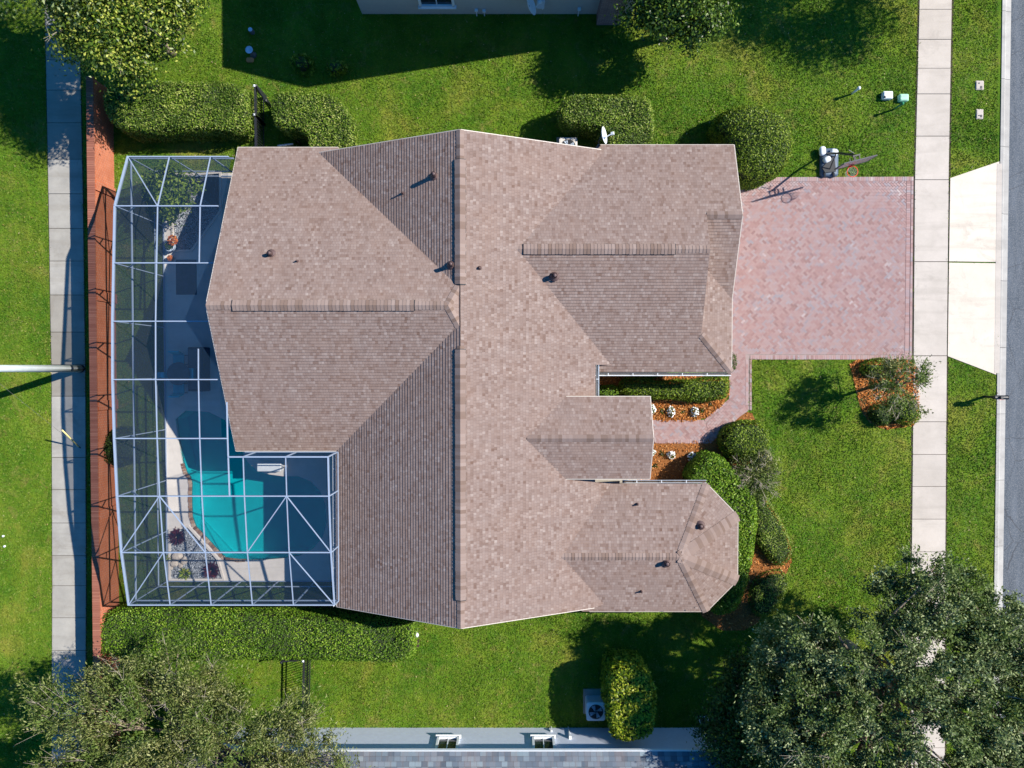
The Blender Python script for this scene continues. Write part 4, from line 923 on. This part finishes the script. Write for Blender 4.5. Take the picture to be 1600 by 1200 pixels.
# ---------------------------------------------------------------- utility pole, wires, guy
pb = U(127, 576)
pole = thing('utility_pole', 'pale round concrete utility pole rising beside the rear sidewalk', 'utility pole', pb)
b = MB(); b.tube([(0, 0, -.2), (0, 0, 9.5)], [.17, .115], 20); b.build('shaft', M['poleM'], pole, True)
b = MB(); b.tube([(0, 0, .02), (0, 0, .16)], [.19, .185], 20); b.build('base_band', M['dark'], pole, True)
b = MB(); b.bar((0, -1, 8.6), (0, 1, 8.6), .09, .12); b.build('crossarm', M['bark'], pole)
b = MB(); b.tube([(.175, .02, .1), (.12, .02, 8)], .012, 6); b.build('ground_cable', M['white'], pole)
def sag(a, b_, s, n=14): a, b_ = Vector(a), Vector(b_); return [a.lerp(b_, t/n)-Vector((0, 0, 4*s*(t/n)*(1-t/n))) for t in range(n+1)]
for k, (sg, hh_) in enumerate(((.6, 6.3),)):
    w = MB(); w.tube(sag((pb.x+.2, pb.y, hh_), (pb.x+.9, pb.y+40, hh_), sg), .012, 6); o = w.build('overhead_wire', M['white'])
    tag(o, 'thin pale overhead wire running up the left edge from the utility pole', 'wire')
g0 = U(126, 701); g1 = U(97, 672, 1.65); g2 = pb+Vector((0, -.1, 6.0))
guy = thing('guy_wire', 'slanting guy wire of the utility pole with a pale yellow guard at its foot', 'guy wire', g0)
b = MB(); b.tube([g0, g2], .005, 6); wpart(b, 'cable', M['rug'], guy)
b = MB(); b.tube([g0+(g1-g0)*.12, g1], .03, 8); wpart(b, 'guard', M['yellow'], guy, True)
b = MB(); b.tube([g0-Vector((0, 0, .05)), g0+(g1-g0)*.12], .022, 8); wpart(b, 'anchor_rod', M['dark'], guy)
for x, y, l in ((4, 838, 'upper of the two'), (6, 854, 'lower of the two')):
    p = U(x, y, .08); b = MB(); b.lathe([(.045, 0), (.05, .06), (.04, .08), (.001, .08)], (0, 0, 0), 12); o = b.build('valve_cap', M['white'], None, True); o.location = (p.x, p.y, 0); tag(o, 'small white cap in the left lawn, '+l, 'cap', 'white caps in the left lawn')

# ---------------------------------------------------------------- black metal fences
def fence(label, runs, h=1.25, name='metal_fence', capm='white'):
    c = Vector(runs[0][0]); o = thing(name, label, 'fence', (c.x, c.y, 0)); 
    for a, b_ in runs:
        a, b_ = Vector((a[0], a[1], 0)), Vector((b_[0], b_[1], 0)); d = (b_-a); L = d.length; d.normalize()
        for z in (.15, h-.2, h-.03): r_ = MB(); r_.bar(a+Vector((0, 0, z)), b_+Vector((0, 0, z)), .05 if z > h-.1 else .035); wpart(r_, 'rail', M['blackmetal'], o)
        k = MB(); s = .1
        while s < L-.05: k.bar(a+d*s+Vector((0, 0, .08)), a+d*s+Vector((0, 0, h)), .022); s += .115
        wpart(k, 'pickets', M['blackmetal'], o)
        for e in (a, b_):
            p_ = MB(); p_.bar(e+Vector((0, 0, -.05)), e+Vector((0, 0, h+.08)), .075); pp = wpart(p_, 'post', M['blackmetal'], o)
            c_ = MB(); c_.add([e+Vector((x, y, h+.081)) for x, y in ((-.05, -.05), (.05, -.05), (.05, .05), (-.05, .05))]+[e+Vector((0, 0, h+.13))], [(0, 1, 4), (1, 2, 4), (2, 3, 4), (3, 0, 4)]); wpart(c_, 'post_cap', M[capm], pp)
    return o
f0, f1, f2 = U(398, 135, 1.25), U(398, 180, 1.25), U(399, 236, 1.25)
fence('black metal picket fence between the upper hedge and the house corner', [(f0, f1), (f1, f2)])
g_a = f0; g_b = U(416, 158, 1.2)
fence('open black metal gate leaf swung out beside the L shaped hedge', [(g_a+Vector((.06, .03, 0)), g_b)], 1.2, 'metal_gate', 'blackmetal')
s0, s1 = U(474, 1032, 1.25), U(472, 1120, 1.25)
fence('short black metal fence below the long hedge, ending under the olive tree', [(s0, s1)])
fence('black metal gate leaf at the end of the fence below the long hedge', [(s0+Vector((-.06, -.02, 0)), U(440, 1034, 1.2))], 1.2, 'metal_gate', 'blackmetal')

# ---------------------------------------------------------------- basketball hoop
b0 = U(1292, 255, 0)
hoop = thing('basketball_hoop', 'portable basketball hoop with a blue grey base and orange rim at the driveway edge', 'basketball hoop', b0)
bx = MB(); bx.rbox(U(1294, 255, .0), .82, 1.28, .0, .17, .14); wpart(bx, 'base', M['bluebase'], hoop, True)
pts = UP([(1278, 229), (1291, 229), (1289, 240), (1279, 240)], .3)
for (x, y, sx, sy, rz) in ((1284, 237, .28, .42, .05), (1302, 239, .34, .30, -.3), (1291, 250, .34, .26, .5)):
    sb = MB(); Mz = Matrix.Rotation(rz, 3, 'Z'); sb.rbox(U(x, y, .17), sx, sy, 0, .17, .12, Mz); wpart(sb, 'sandbag', M['white'], hoop, True)
cv = MB(); P_ = UP([(1303, 243), (1306, 268), (1289, 270), (1284, 262)], .2); cv.add([p+Vector((0, 0, dz)) for dz in (-.03, .03) for p in P_], [(3, 2, 1, 0), (4, 5, 6, 7), (0, 1, 5, 4), (1, 2, 6, 5), (2, 3, 7, 6), (3, 0, 4, 7)]); wpart(cv, 'weight_cover', M['dark'], hoop)
hb = MB()
for x in (1288, 1302): hb.bar(U(x, 270, .22), U(x, 276, .08), .07, .12)
wpart(hb, 'wheels', M['dark'], hoop)
pa, pt = U(1290, 240, .15), U(1338, 243, 2.45)
pl = MB(); pl.tube([pa, pa.lerp(pt, .5)+Vector((-.03, .05, .03)), pt], [.05, .045, .042], 12); pl.bar(U(1296, 265, .2), pa.lerp(pt, .35), .035)
wpart(pl, 'pole', M['blackmetal'], hoop)
B0, B1 = U(1309, 261, 2.05), U(1368, 246, 2.05); B0.z = B1.z = 1.85; dB = (B1-B0); wB = 1.42; dB.normalize(); mid = (U(1338, 253, 2.35)); nB = Vector((dB.y, -dB.x, 0))
if nB.y > 0: nB = -nB
mid = Vector((mid.x, mid.y, 2.28)); bb = MB(); bb.bar(mid-dB*wB/2, mid+dB*wB/2, .035, .86); q = NT('backboard_panel'); q.set((.30,.24,.25), .25); bbo = wpart(bb, 'backboard', q.m, hoop)
fr_ = MB()
for s_ in (-1, 1): fr_.bar(mid+Vector((0, 0, .43*s_))-dB*wB/2, mid+Vector((0, 0, .43*s_))+dB*wB/2, .05, .035); fr_.bar(mid+dB*s_*wB/2-Vector((0, 0, .43)), mid+dB*s_*wB/2+Vector((0, 0, .43)), .05, .035)
wpart(fr_, 'frame', M['rug'], bbo)
am = MB()
for z in (2.1, 2.45):
    for s_ in (-.12, .12): am.bar(Vector((pt.x, pt.y, z))+dB*s_, mid+dB*s_+Vector((0, 0, z-2.28)), .035)
am.bar(pt+dB*-.16, pt+dB*.16, .06); am.tube([pt+Vector((-.35, .12, -.25)), pt+Vector((-.1, .1, 0)), pt+Vector((-.38, .2, .1))], .02, 6)
wpart(am, 'lift_arms', M['blackmetal'], hoop)
rc = U(1332, 268, 1.93); tr_ = MB(); ring = [rc+Vector((math.cos(t), math.sin(t), 0))*.228 for t in [2*math.pi*k/28 for k in range(29)]]; tr_.tube(ring, .014, 8, False)
mp = Vector((mid.x, mid.y, 1.9))+nB*.02+dB*((rc-mid).dot(dB)); tr_.bar(mp, rc-(rc-mp).normalized()*.2, .15, .03); tr_.bar(mp+Vector((0, 0, -.02)), mp+Vector((0, 0, .16)), .16, .03, nB)
wpart(tr_, 'rim', M['orange'], hoop)
nt_ = MB()
for k in range(12):
    for s_ in (1, -1):
        t0 = 2*math.pi*k/12; t1 = t0+s_*.5; t2 = t0
        nt_.tube([rc+Vector((math.cos(t0)*.22, math.sin(t0)*.22, -.01)), rc+Vector((math.cos(t1)*.17, math.sin(t1)*.17, -.2)), rc+Vector((math.cos(t2)*.12, math.sin(t2)*.12, -.42))], .005, 4, False)
wpart(nt_, 'net', M['net'], hoop)

# ---------------------------------------------------------------- mailbox, utility boxes, posts
mbp = U(1566, 621, 1.05)
ml = thing('mailbox', 'black mailbox on a post at the kerb, its shadow on the verge', 'mailbox', (mbp.x-.1, mbp.y, 0))
b = MB(); b.box((-.05, -.05, -.1), (.05, .05, 1.2)); b.build('post', M['blackmetal'], ml)
b = MB(); b.bar((-.25, 0, .86), (.45, 0, .86), .06, .05); b.tube([(-.05, 0, .5), (.25, 0, .84)], .018, 6); b.build('arm', M['blackmetal'], ml)
b = MB(); n = 10; pf = [(-.09, .9), (.09, .9)]+[(.09*math.cos(t), 1.02+.09*math.sin(t)) for t in [math.pi*k/n for k in range(n+1)]]
vs = [(-.24 if e == 0 else .34, y, z) for e in (0, 1) for y, z in pf]; k = len(pf); b.add(vs, [(i, (i+1) % k, k+(i+1) % k, k+i) for i in range(k)]+[tuple(reversed(range(k))), tuple(range(k, 2*k))]); bo = b.build('box', M['blackmetal'], ml)
b = MB(); b.add([(.345, y*1.08, 1.0+(z-1.0)*1.06) for y, z in pf], [tuple(range(k))]); b.add([(.36, y*1.08, 1.0+(z-1.0)*1.06) for y, z in pf], [tuple(range(k))]); b.build('door', M['dark'], bo)
b = MB(); b.box((.0, -.115, .98), (.14, -.105, 1.02)); b.box((.11, -.115, 1.02), (.14, -.105, 1.12)); b.build('flag', M['orange'], bo)
def ubox(px, py, sx, sy, h, m, label, ribs=0, lip='deck'):
    p = U(px, py, h); o = thing('utility_box', label, 'utility box', (p.x, p.y, 0)); b = MB(); b.rbox((0, 0, 0), sx, sy, -.02, h, .05); b.build('body', M[m], o)
    b = MB(); b.rbox((0, 0, 0), sx*.86, sy*.84, h-.005, h+.02, .04)
    for i in range(ribs): b.box((-sx*.36, -sy*.3+sy*.6*i/max(1, ribs-1)-.012, h+.02), (sx*.36, -sy*.3+sy*.6*i/max(1, ribs-1)+.012, h+.032))
    lid = b.build('lid', M[lip], o); return o, lid
o, l_ = ubox(1388, 148, .44, .34, .22, 'white', 'white plastic utility box in the lawn beside the sidewalk', 0, 'white'); b = MB(); b.rbox((-.16, -.1, .2), .07, .09, 0, .06, .02); b.build('lock', M['dark'], l_)
ubox(1413, 152, .42, .32, .2, 'greenbox', 'pale green ribbed utility box nearest the sidewalk', 4, 'greenbox')
for y, s, l, hy_ in ((133, (.38, .42), 'upper white meter box cover set in the verge', 1), (178, (.34, .46), 'lower white meter box cover set in the verge', -1)):
    o, l_ = ubox(1531, y, s[0], s[1], .035, 'walk', l, 0, 'walk'); b = MB(); b.rbox((.05, -.1, .056), .1, .12, 0, .008, .03); b.rbox((-.05, .08*hy_, .056), .08, .06, 0, .008, .02); b.build('hinge', M['rug'], l_)
def mpost(px, py, h, m, label, r_=.05):
    p = U(px, py, h); o = thing('marker_post', label, 'post', (p.x, p.y, 0)); b = MB(); b.tube([(0, 0, -.1), (0, 0, h-.06)], r_*.75, 12); b.build('shaft', M['white' if m == 'white' else m], o, True)
    b = MB(); b.lathe([(r_*1.15, h-.12), (r_*1.3, h-.05), (r_*1.1, h), (.001, h+.02)], (0, 0, 0), 14); b.build('cap', M[m], o, True)
mpost(1343, 137, .72, 'white', 'thin post with a white cap in the upper right lawn', .06)
mpost(1411, 161, .80, 'green', 'thin green capped post beside the pale green utility box', .055)
p = U(650, 993, .5); o = thing('garden_lamp', 'small white capped post at the right end of the long lower hedge', 'post', (p.x, p.y, 0)); b = MB(); b.tube([(0, 0, -.05), (0, 0, .42)], .05, 10); b.build('stake', M['dark'], o); b = MB(); b.lathe([(.06, .36), (.12, .42), (.10, .50), (.001, .53)], (0, 0, 0), 16); b.build('cap', M['white'], o, True)

# ---------------------------------------------------------------- air conditioners
def ac(px, py, h, s, label, m, pad=True):
    p = U(px, py, h); o = thing('air_conditioner', label, 'air conditioner', (p.x, p.y, 0))
    if pad: b = MB(); b.rbox((-.02, .12, 0), s*1.15, s*1.4, 0, .08, .03); b.build('pad', M['walk_old'], o)
    b = MB(); b.rbox((0, 0, 0), s, s, .08, h-.04, .1); b.build('casing', M['cover' if m == 'white' else m], o)
    b = MB(); b.rbox((0, 0, 0), s*1.03, s*1.03, h-.035, h, .1); top = b.build('top_panel', M[m], o)
    b = MB(); b.lathe([(s*.40, h+.004), (s*.001, h+.004)], (0, 0, 0), 28); b.build('fan_well', M['dark'], top)
    g = MB()
    for k in range(1, 6):
        rr = s*.4*k/5; g.tube([(rr*math.cos(t), rr*math.sin(t), h+.035) for t in [2*math.pi*j/24 for j in range(25)]], .006, 4, False)
    for k in range(8): t = math.pi*k/8; g.tube([(-s*.41*math.cos(t), -s*.41*math.sin(t), h+.025), (s*.41*math.cos(t), s*.41*math.sin(t), h+.025)], .006, 4)
    g.build('fan_guard', M['blackmetal'], top)
    g = MB()
    for k in range(4):
        t = math.pi/2*k+.4; d = Vector((math.cos(t), math.sin(t), 0)); n_ = Vector((-d.y, d.x, 0)); g.add([d*.05+Vector((0, 0, h+.012)), d*s*.34-n_*s*.1+Vector((0, 0, h+.01)), d*s*.36+n_*s*.12+Vector((0, 0, h+.02)), d*.06+n_*.06+Vector((0, 0, h+.014))], [(0, 1, 2, 3)])
    g.lathe([(.07, h+.01), (.07, h+.022), (.001, h+.022)], (0, 0, 0), 14); g.build('fan', M['cover'], o); return o
ac(931, 1112, .8, .82, 'blue lit air conditioner on a slab beside the yellow green hedge of the lower house', 'white')
ac(888, 229, .85, .78, 'pale air conditioner half under the north eave of the house', 'deck')
b = MB(); b.tube([U(434, 228, .3), U(458, 225, .3)], .045, 10); o = b.build('white_pipe', M['white'], None, True); tag(o, 'short white pipe lying in the shaded corner by the L shaped hedge', 'pipe')
rosette('corner_plant', 'small plant in the shade at the end of the white pipe', 466, 222, 60, .35, 'l_dark', .3)

# ---------------------------------------------------------------- things on the pool deck
def chair(px, py, rz, label):
    p = U(px, py, .45); o = thing('patio_chair', label, 'chair', (p.x, p.y, .02), rz, 'turquoise chairs around the patio table')
    b = MB(); b.rbox((0, 0, 0), .5, .5, .38, .46, .06); b.build('seat', M['teal'], o); b = MB(); b.rbox((0, 0, 0), .48, .08, 0, .5, .03); bo = b.build('backrest', M['teal'], o); bo.data.transform(Matrix.Translation((0, -.26, .44)) @ Matrix.Rotation(.2, 4, 'X'))
    for x in (-.21, .21):
        for y in (-.21, .21): b = MB(); b.tube([(x, y, 0), (x*.95, y*.95, .39)], .016, 6); b.build('leg', M['blackmetal'], o)
chair(279, 562, 3.14, 'turquoise patio chair above the dark table'); chair(279, 607, 0, 'turquoise patio chair below the dark table'); chair(296, 584, 1.57, 'turquoise patio chair right of the dark table')
p = U(279, 584, .7); tb = thing('patio_table', 'round dark patio table in the shade of the house gable', 'table', (p.x, p.y, .02)); b = MB(); b.lathe([(.02, .67), (.5, .67), (.52, .7), (.5, .73), (.001, .73)], (0, 0, 0), 26); b.build('table_top', M['rug'], tb)
b = MB(); b.tube([(0, 0, 0), (0, 0, .68)], .04, 10); b.tube([(0, 0, 0), (0, 0, .03)], .25, 16); b.build('pedestal', M['blackmetal'], tb)
def box_thing(name, label, cat, px, py, h, sx, sy, m, z0=.02, r_=.05, extra=None):
    p = U(px, py, h); o = thing(name, label, cat, (p.x, p.y, z0)); b = MB(); b.rbox((0, 0, 0), sx, sy, 0, h-z0, r_); b.build('body', M[m], o)
    if extra: b = MB(); b.rbox((0, 0, 0), sx*.9, sy*.9, h-z0, h-z0+.03, r_); b.build(extra[0], M[extra[1]], o)
    return o
box_thing('storage_tub', 'bright turquoise tub near the mesh wall beside the patio furniture', 'tub', 250, 586, .45, .34, .26, 'lightteal', extra=('lid', 'lightteal'))
box_thing('door_mat', 'big dark grey rug on the deck beside the house', 'rug', 291, 433, .03, .95, 1.6, 'rug', r_=.02)
so = box_thing('outdoor_sofa', 'dark outdoor sofa against the house wall beyond the patio table', 'sofa', 308, 577, .42, .85, 2.0, 'dark', extra=('seat_cushion', 'rug'))
b = MB(); b.rbox((.36, 0, 0), .14, 2.0, .3, .8, .05); b.build('backrest', M['dark'], so)
so = box_thing('sunlit_slab', 'white slab added for the sunlit sliver beside the pool', 'slab', 420, 730, .35, 1.1, .4, 'white')  # added white slab, stands in for a sunlit sliver of pool edge
b = MB()
for x in (-.45, .45):
    for y in (-.17, .17): b.tube([(x, y, 0), (x, y, .1)], .02, 6)
b.build('feet', M['white'], so)
pt_ = U(265, 385, .35); o = thing('planter', 'dark glazed planter pot on the deck kerb with orange flowers', 'planter', (pt_.x, pt_.y, .02)); b = MB(); b.lathe([(.001, 0), (.15, .01), (.22, .2), (.20, .36), (.24, .4), (.2, .4), (.17, .3), (.001, .3)], (0, 0, 0), 22); b.build('pot', M['cover'], o, True)
D = unit(R.normal(0, 1, (90, 3))); D[:, 2] = abs(D[:, 2]); link('flowers', np_mesh('flowers', leaves(D*[.2, .2, .15]+[.22, .24, .5], D, .13, .7), 4), M['l_orange'], o); link('leaves', np_mesh('leaves', leaves(D*[.15, .15, .12]+[0, 0, .42], D, .12, .5), 4), M['l_dark'], o)
pt_ = U(265, 403, .3); o = thing('planter', 'small terracotta pot with an orange plant below the glazed planter', 'planter', (pt_.x, pt_.y, .02)); b = MB(); b.lathe([(.001, 0), (.09, .0), (.13, .2), (.14, .2), (.14, .24), (.11, .24), (.10, .18), (.001, .18)], (0, 0, 0), 18); b.build('pot', M['terracotta'], o, True); link('leaves', np_mesh('leaves', leaves(D[:40]*[.1, .1, .12]+[0, 0, .26], D[:40], .09, .6), 4), M['l_orange'], o)

o = MB(); o.box((3.08, -5.2, -.05), (5.75, -1.9, .06)); o = o.build('porch_floor', M['walk_old']); o['kind'] = 'structure'
# ---------------------------------------------------------------- upper neighbour
nb = thing('neighbour_house', 'grey walled house at the top edge whose shadow covers the lawn', 'house', (-1, 20, 0))
yw = U(700, 22).y; x0, x1 = U(566, 22).x, U(987, 22).x
def exthouse(name_pts, y0, y1):
    b = MB(); n = len(name_pts); b.add([(x, y0, z) for x, z in name_pts]+[(x, y1, z) for x, z in name_pts], [tuple(range(n)), tuple(reversed(range(n, 2*n)))]+[(i, n+i, n+(i+1) % n, (i+1) % n) for i in range(n)]); return b
PK = (-.6, 8.0)
b = exthouse([(x0, -.05), (x1, -.05), (x1, 2.6), (PK[0], PK[1]-.3), (x0, 5.2)], yw, yw+12); wpart(b, 'walls', M['greywall'], nb)
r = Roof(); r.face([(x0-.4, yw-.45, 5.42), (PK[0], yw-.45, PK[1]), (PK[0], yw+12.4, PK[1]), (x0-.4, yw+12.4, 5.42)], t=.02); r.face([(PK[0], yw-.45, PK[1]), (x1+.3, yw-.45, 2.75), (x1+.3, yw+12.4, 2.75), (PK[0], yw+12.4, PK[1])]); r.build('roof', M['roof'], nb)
def window(parent, cx, y, z0, z1, w, face, m='white', deep=.0):
    f_ = MB(); s = face
    for a, c in (((cx-w/2, z0), (cx+w/2, z0)), ((cx-w/2, z1), (cx+w/2, z1)), ((cx-w/2, z0), (cx-w/2, z1)), ((cx+w/2, z0), (cx+w/2, z1))):
        ex = .05 if a[1] == c[1] else 0
        f_.bar((a[0]-ex, y+s*.05, a[1]), (c[0]+ex, y+s*.05, c[1]), .13, .1)
    f_.bar((cx, y+s*.03, z0), (cx, y+s*.03, z1), .04, .04)
    o_ = wpart(f_, 'window', M[m], parent); g_ = MB(); g_.add([(cx-w/2, y+s*.015, z0), (cx+w/2, y+s*.015, z0), (cx+w/2, y+s*.015, z1), (cx-w/2, y+s*.015, z1)], [(0, 1, 2, 3) if s < 0 else (3, 2, 1, 0)]); wpart(g_, 'pane', M['glass'], o_)
    sl = MB(); sl.box((cx-w/2-.12, min(y, y+s*.16), z0-.1), (cx+w/2+.12, max(y, y+s*.16), z0-.045)); wpart(sl, 'sill', M[m], o_); return o_
for cx_, y_, f_ in ((-4.6, -9.7, -1), (-1.2, -9.7, -1), (1.6, -9.7, -1), (-4.5, 8.8, 1), (.2, 8.8, 1), (6.2, 9.0, 1), (-9.2, 9.0, 1)): window(house, cx_, y_, .85, 2.0, 1.1, f_)
b = MB(); b.box((8.94, 1.2, 0), (8.99, 6.1, 2.13)); gd = wpart(b, 'garage_door', M['fascia'], house)
b = MB()
for z_ in (.53, 1.06, 1.59): b.box((8.992, 1.22, z_-.012), (8.998, 6.08, z_+.012))
for y_ in (2.18, 3.16, 4.14, 5.12): b.box((8.9925, y_-.01, .02), (8.9975, y_+.01, 2.1))
wpart(b, 'panel_joints', M['rug'], gd)
b = MB(); b.box((3.1, py-.55, .05), (3.16, py+.55, 2.1)); fd = wpart(b, 'front_door', M['bark'], house); b = MB(); b.tube([(3.19, py+.42, 1.0), (3.19, py+.42, 1.25)], .015, 6); b.bar((3.15, py+.42, 1.12), (3.2, py+.42, 1.12), .02); wpart(b, 'handle', M['white'], fd)
wz = .85; wc = U(683, 6, wz); window(nb, wc.x, yw, wz, 2.2, 1.45, -1, 'white')
b = MB(); bp0 = U(951, 20).x; b.box((bp0-.55, yw-.5, -.02), (bp0+.5, yw+.02, 2.4)); q = NT('purple_bricks'); wpart(b, 'brick_pier', bricks('purple_bricks', (math.pi/2, 0, 0), (.20,.12,.13), (.26,.17,.17), (.3,.28,.28)), nb)
b = MB()
for px_, h_ in ((745, .5), (757, .45), (847, 1.3), (903, .6)): p = U(px_, 22, 0); b.tube([(p.x, yw-.08, 0 if h_ < 1 else .6), (p.x, yw-.08, h_)], .025, 8); b.box((p.x-.07, yw-.14, h_-.04), (p.x+.07, yw-.03, h_+.06))
wpart(b, 'hose_taps', M['white'], nb)
b = MB(); p = U(846, 18, 1.2); b.box((p.x-.2, yw-.16, .8), (p.x+.14, yw, 1.5)); wpart(b, 'meter_box', M['cover'], nb)
dl2 = U(827, 20, 1.6); dl2.y = yw-.45; d = sat_dish(nb, dl2, Vector((.9, .12, .5)).normalized(), .4, M['white']); b = MB(); b.tube([dl2, dl2+Vector((0, .2, -.3)), Vector((dl2.x, yw, 1.2))], .025, 8); wpart(b, 'dish_mast', M['blackmetal'], d)
p = U(391, 80, .4); o = thing('bird_bath', 'blue grey bird bath standing in the shadow of the upper house', 'bird bath', (p.x, p.y, 0)); b = MB(); b.lathe([(.001, 0), (.16, 0), (.07, .08), (.05, .4), (.12, .46)], (0, 0, 0), 16); b.build('pedestal', M['rug'], o, True); b = MB(); b.lathe([(.06, .45), (.15, .52), (.17, .55), (.14, .54), (.001, .49)], (0, 0, 0), 20); b.build('bowl', M['cover'], o, True)
p = U(391, 46, .3); o = box_thing('garden_ornament', 'small blue grey ornament in deep shadow above the bird bath', 'ornament', 391, 46, .3, .2, .2, 'rug', 0, .08, ('cap', 'cover'))
b = MB(); b.rbox((0, 0, 0), .34, .22, 0, .05, .08); o = b.build('stepping_stone', M['terracotta']); o.location = U(391, 94, .03); tag(o, 'flat orange stone just below the bird bath', 'stone')

# ---------------------------------------------------------------- lower neighbour
nb2 = thing('neighbour_house', 'pale blue grey house with a grey shingle roof along the bottom edge', 'house', (1, -20, 0))
yw = U(700, 1137).y; x1 = U(1108, 1139).x; x0 = U(330, 1137).x
b = MB(); b.box((x0, yw-11, -.05), (x1, yw, 2.72)); wpart(b, 'walls', M['bluewall'], nb2)
ye = U(700, 1174, 2.75).y; xr = U(1167, 1178, 2.75).x; xl = x0-.45; zr = 5.2; ym = yw-5.5; yf = yw-11.45
r = Roof(); k = (ye-ym); r.face([(xl, ye, 2.75), (xr, ye, 2.75), (xr-k, ym, zr), (xl+k, ym, zr)], .2); r.face([(xr, ye, 2.75), (xr, yf, 2.75), (xr-k, ym, zr)], .2); r.face([(xl, ye, 2.75), (xl+k, ym, zr), (xl, yf, 2.75)], .2); r.face([(xl, yf, 2.75), (xl+k, ym, zr), (xr-k, ym, zr), (xr, yf, 2.75)], .2); r.build('roof', M['roof2'], nb2)
b = MB(); b.bar((xl, ye+.02, 2.68), (xr, ye+.02, 2.68), .04, .16); b.bar((xr+.02, ye, 2.68), (xr+.02, yf, 2.68), .04, .16); wpart(b, 'fascia', M['white'], nb2)
b = MB(); b.box((xl, yw, 2.60), (xr, ye, 2.63)); wpart(b, 'soffit', M['bluewall'], nb2)
for px_ in (700, 849): window(nb2, U(px_, 1160, 1.2).x, yw, 1.0, 2.15, .9, 1)
b = MB(); p = U(888, 1138, 0); b.tube([(p.x, yw+.04, 0), (p.x, yw+.04, .9), (p.x, yw+.14, .95)], .03, 8); b.box((p.x-.05, yw, .9), (p.x+.06, yw+.16, 1.05)); wpart(b, 'vent_pipe', M['white'], nb2)
b = MB(); p = U(861, 1137, 0); b.tube([(p.x, yw+.05, 0), (p.x, yw+.05, .35)], .02, 8); b.box((p.x-.04, yw, .3), (p.x+.04, yw+.1, .4)); wpart(b, 'hose_tap', M['white'], nb2)
fp = U(1100, 1130, .4); o = thing('folding_frame', 'thin white metal frame leaning by the corner of the lower house', 'frame', (fp.x, fp.y, 0)); b = MB(); q4 = [U(1091, 1120, .9), U(1105, 1119, .9), U(1109, 1141, .1), U(1098, 1143, .1)]
for i in range(4): b.bar(q4[i-1], q4[i], .05)
wpart(b, 'frame', M['white'], o); b = MB(); b.add(q4, [(3, 2, 1, 0)]); b.add([p-Vector((0, 0, .015)) for p in q4], [(0, 1, 2, 3)]); wpart(b, 'panel', M['dark'], o)

# ---------------------------------------------------------------- grass blades over the lawns
lawns = [UP([(-90, -80), (70, 0), (77, 300), (82, 600), (83, 900), (83, 1280), (-90, 1280)]), UP([(123, 0), (118, -80), (1438, -80), (1437, 0), (1430, 280), (1428, 557), (1425, 860), (1424, 1280), (133, 1280), (134, 900), (133, 600), (129, 300)]),
         UP([(1487, 0), (1488, -80), (1560, -80), (1556, 1280), (1476, 1280), (1477, 860), (1479, 557), (1482, 280)])]
outs = [cage_pts, [(-6.9, -9.6), (3, -9.6), (3, 8.7), (-6.9, 8.7)], [(-11, -3), (-6.9, -3), (-6.9, 8.9), (-11, 8.9)], [(3, .5), (9, .5), (9, 9), (3, 9)], [(3, -10), (8, -10), (8, -5), (3, -5)],
        UP([(1128, 277), (1429, 276), (1426, 562), (1128, 560)]), UP([(1139, 553), (1171, 553), (1171, 641), (1108, 694), (1012, 694), (1012, 656), (1100, 656), (1139, 623)]), bedA, bedB, bedC, bedD, [(2.5, -5.6), (6.0, -5.6), (6.0, -.5), (2.5, -.5)],
        UP(APR[0]), UP(APR[1]), [(wl_x0-.02, -30), (wl_x1+.02, -30), (wl_x1+.02, 14), (wl_x0-.02, 14)], UP([(560, 22), (990, 22), (1100, -400), (500, -400)]), UP([(330, 1137), (1110, 1139), (1110, 1300), (330, 1300)])]
allP = []
for L in lawns:
    pa = np.array([p[:2] for p in L]); A = np.prod(pa.max(0)-pa.min(0)); P = R.uniform(pa.min(0), pa.max(0), (int(A*520), 2)); P = P[inside(P, pa)]; allP.append(P)
P = np.concatenate(allP)
for o_ in outs: P = P[~inside(P, [tuple(p[:2]) for p in o_])]
n = len(P); hgt = R.uniform(.02, .06, n)*(1+.25*lump(P, .9)); th = R.uniform(0, 2*np.pi, n); w = R.uniform(.018, .035, n); ln = R.normal(0, .045, (n, 2))
dx, dy = np.cos(th)*w, np.sin(th)*w
v = np.stack([np.c_[P[:, 0]-dx, P[:, 1]-dy, np.zeros(n)], np.c_[P[:, 0]+dx, P[:, 1]+dy, np.zeros(n)], np.c_[P+ln, hgt]], 1).reshape(-1, 3)
tag(link('grass', np_mesh('grass', v, 3), M['blades']), 'mown green grass of the lawns and verge', 'grass', kind='stuff')
Pf = P[R.random(len(P)) < .012]; keep = lump(Pf, .8) > R.uniform(-1.2, 1.6, len(Pf)); Pf = Pf[keep]
Cf = np.c_[Pf, np.full(len(Pf), .055)]
tag(link('fallen_leaves', np_mesh('fallen_leaves', leaves(Cf, np.tile([0, 0, 1.], (len(Cf), 1)), .07, .55, .5), 4), M['dryleaf']), 'scattered dry leaves fallen on the lawns', 'fallen leaves', kind='stuff')
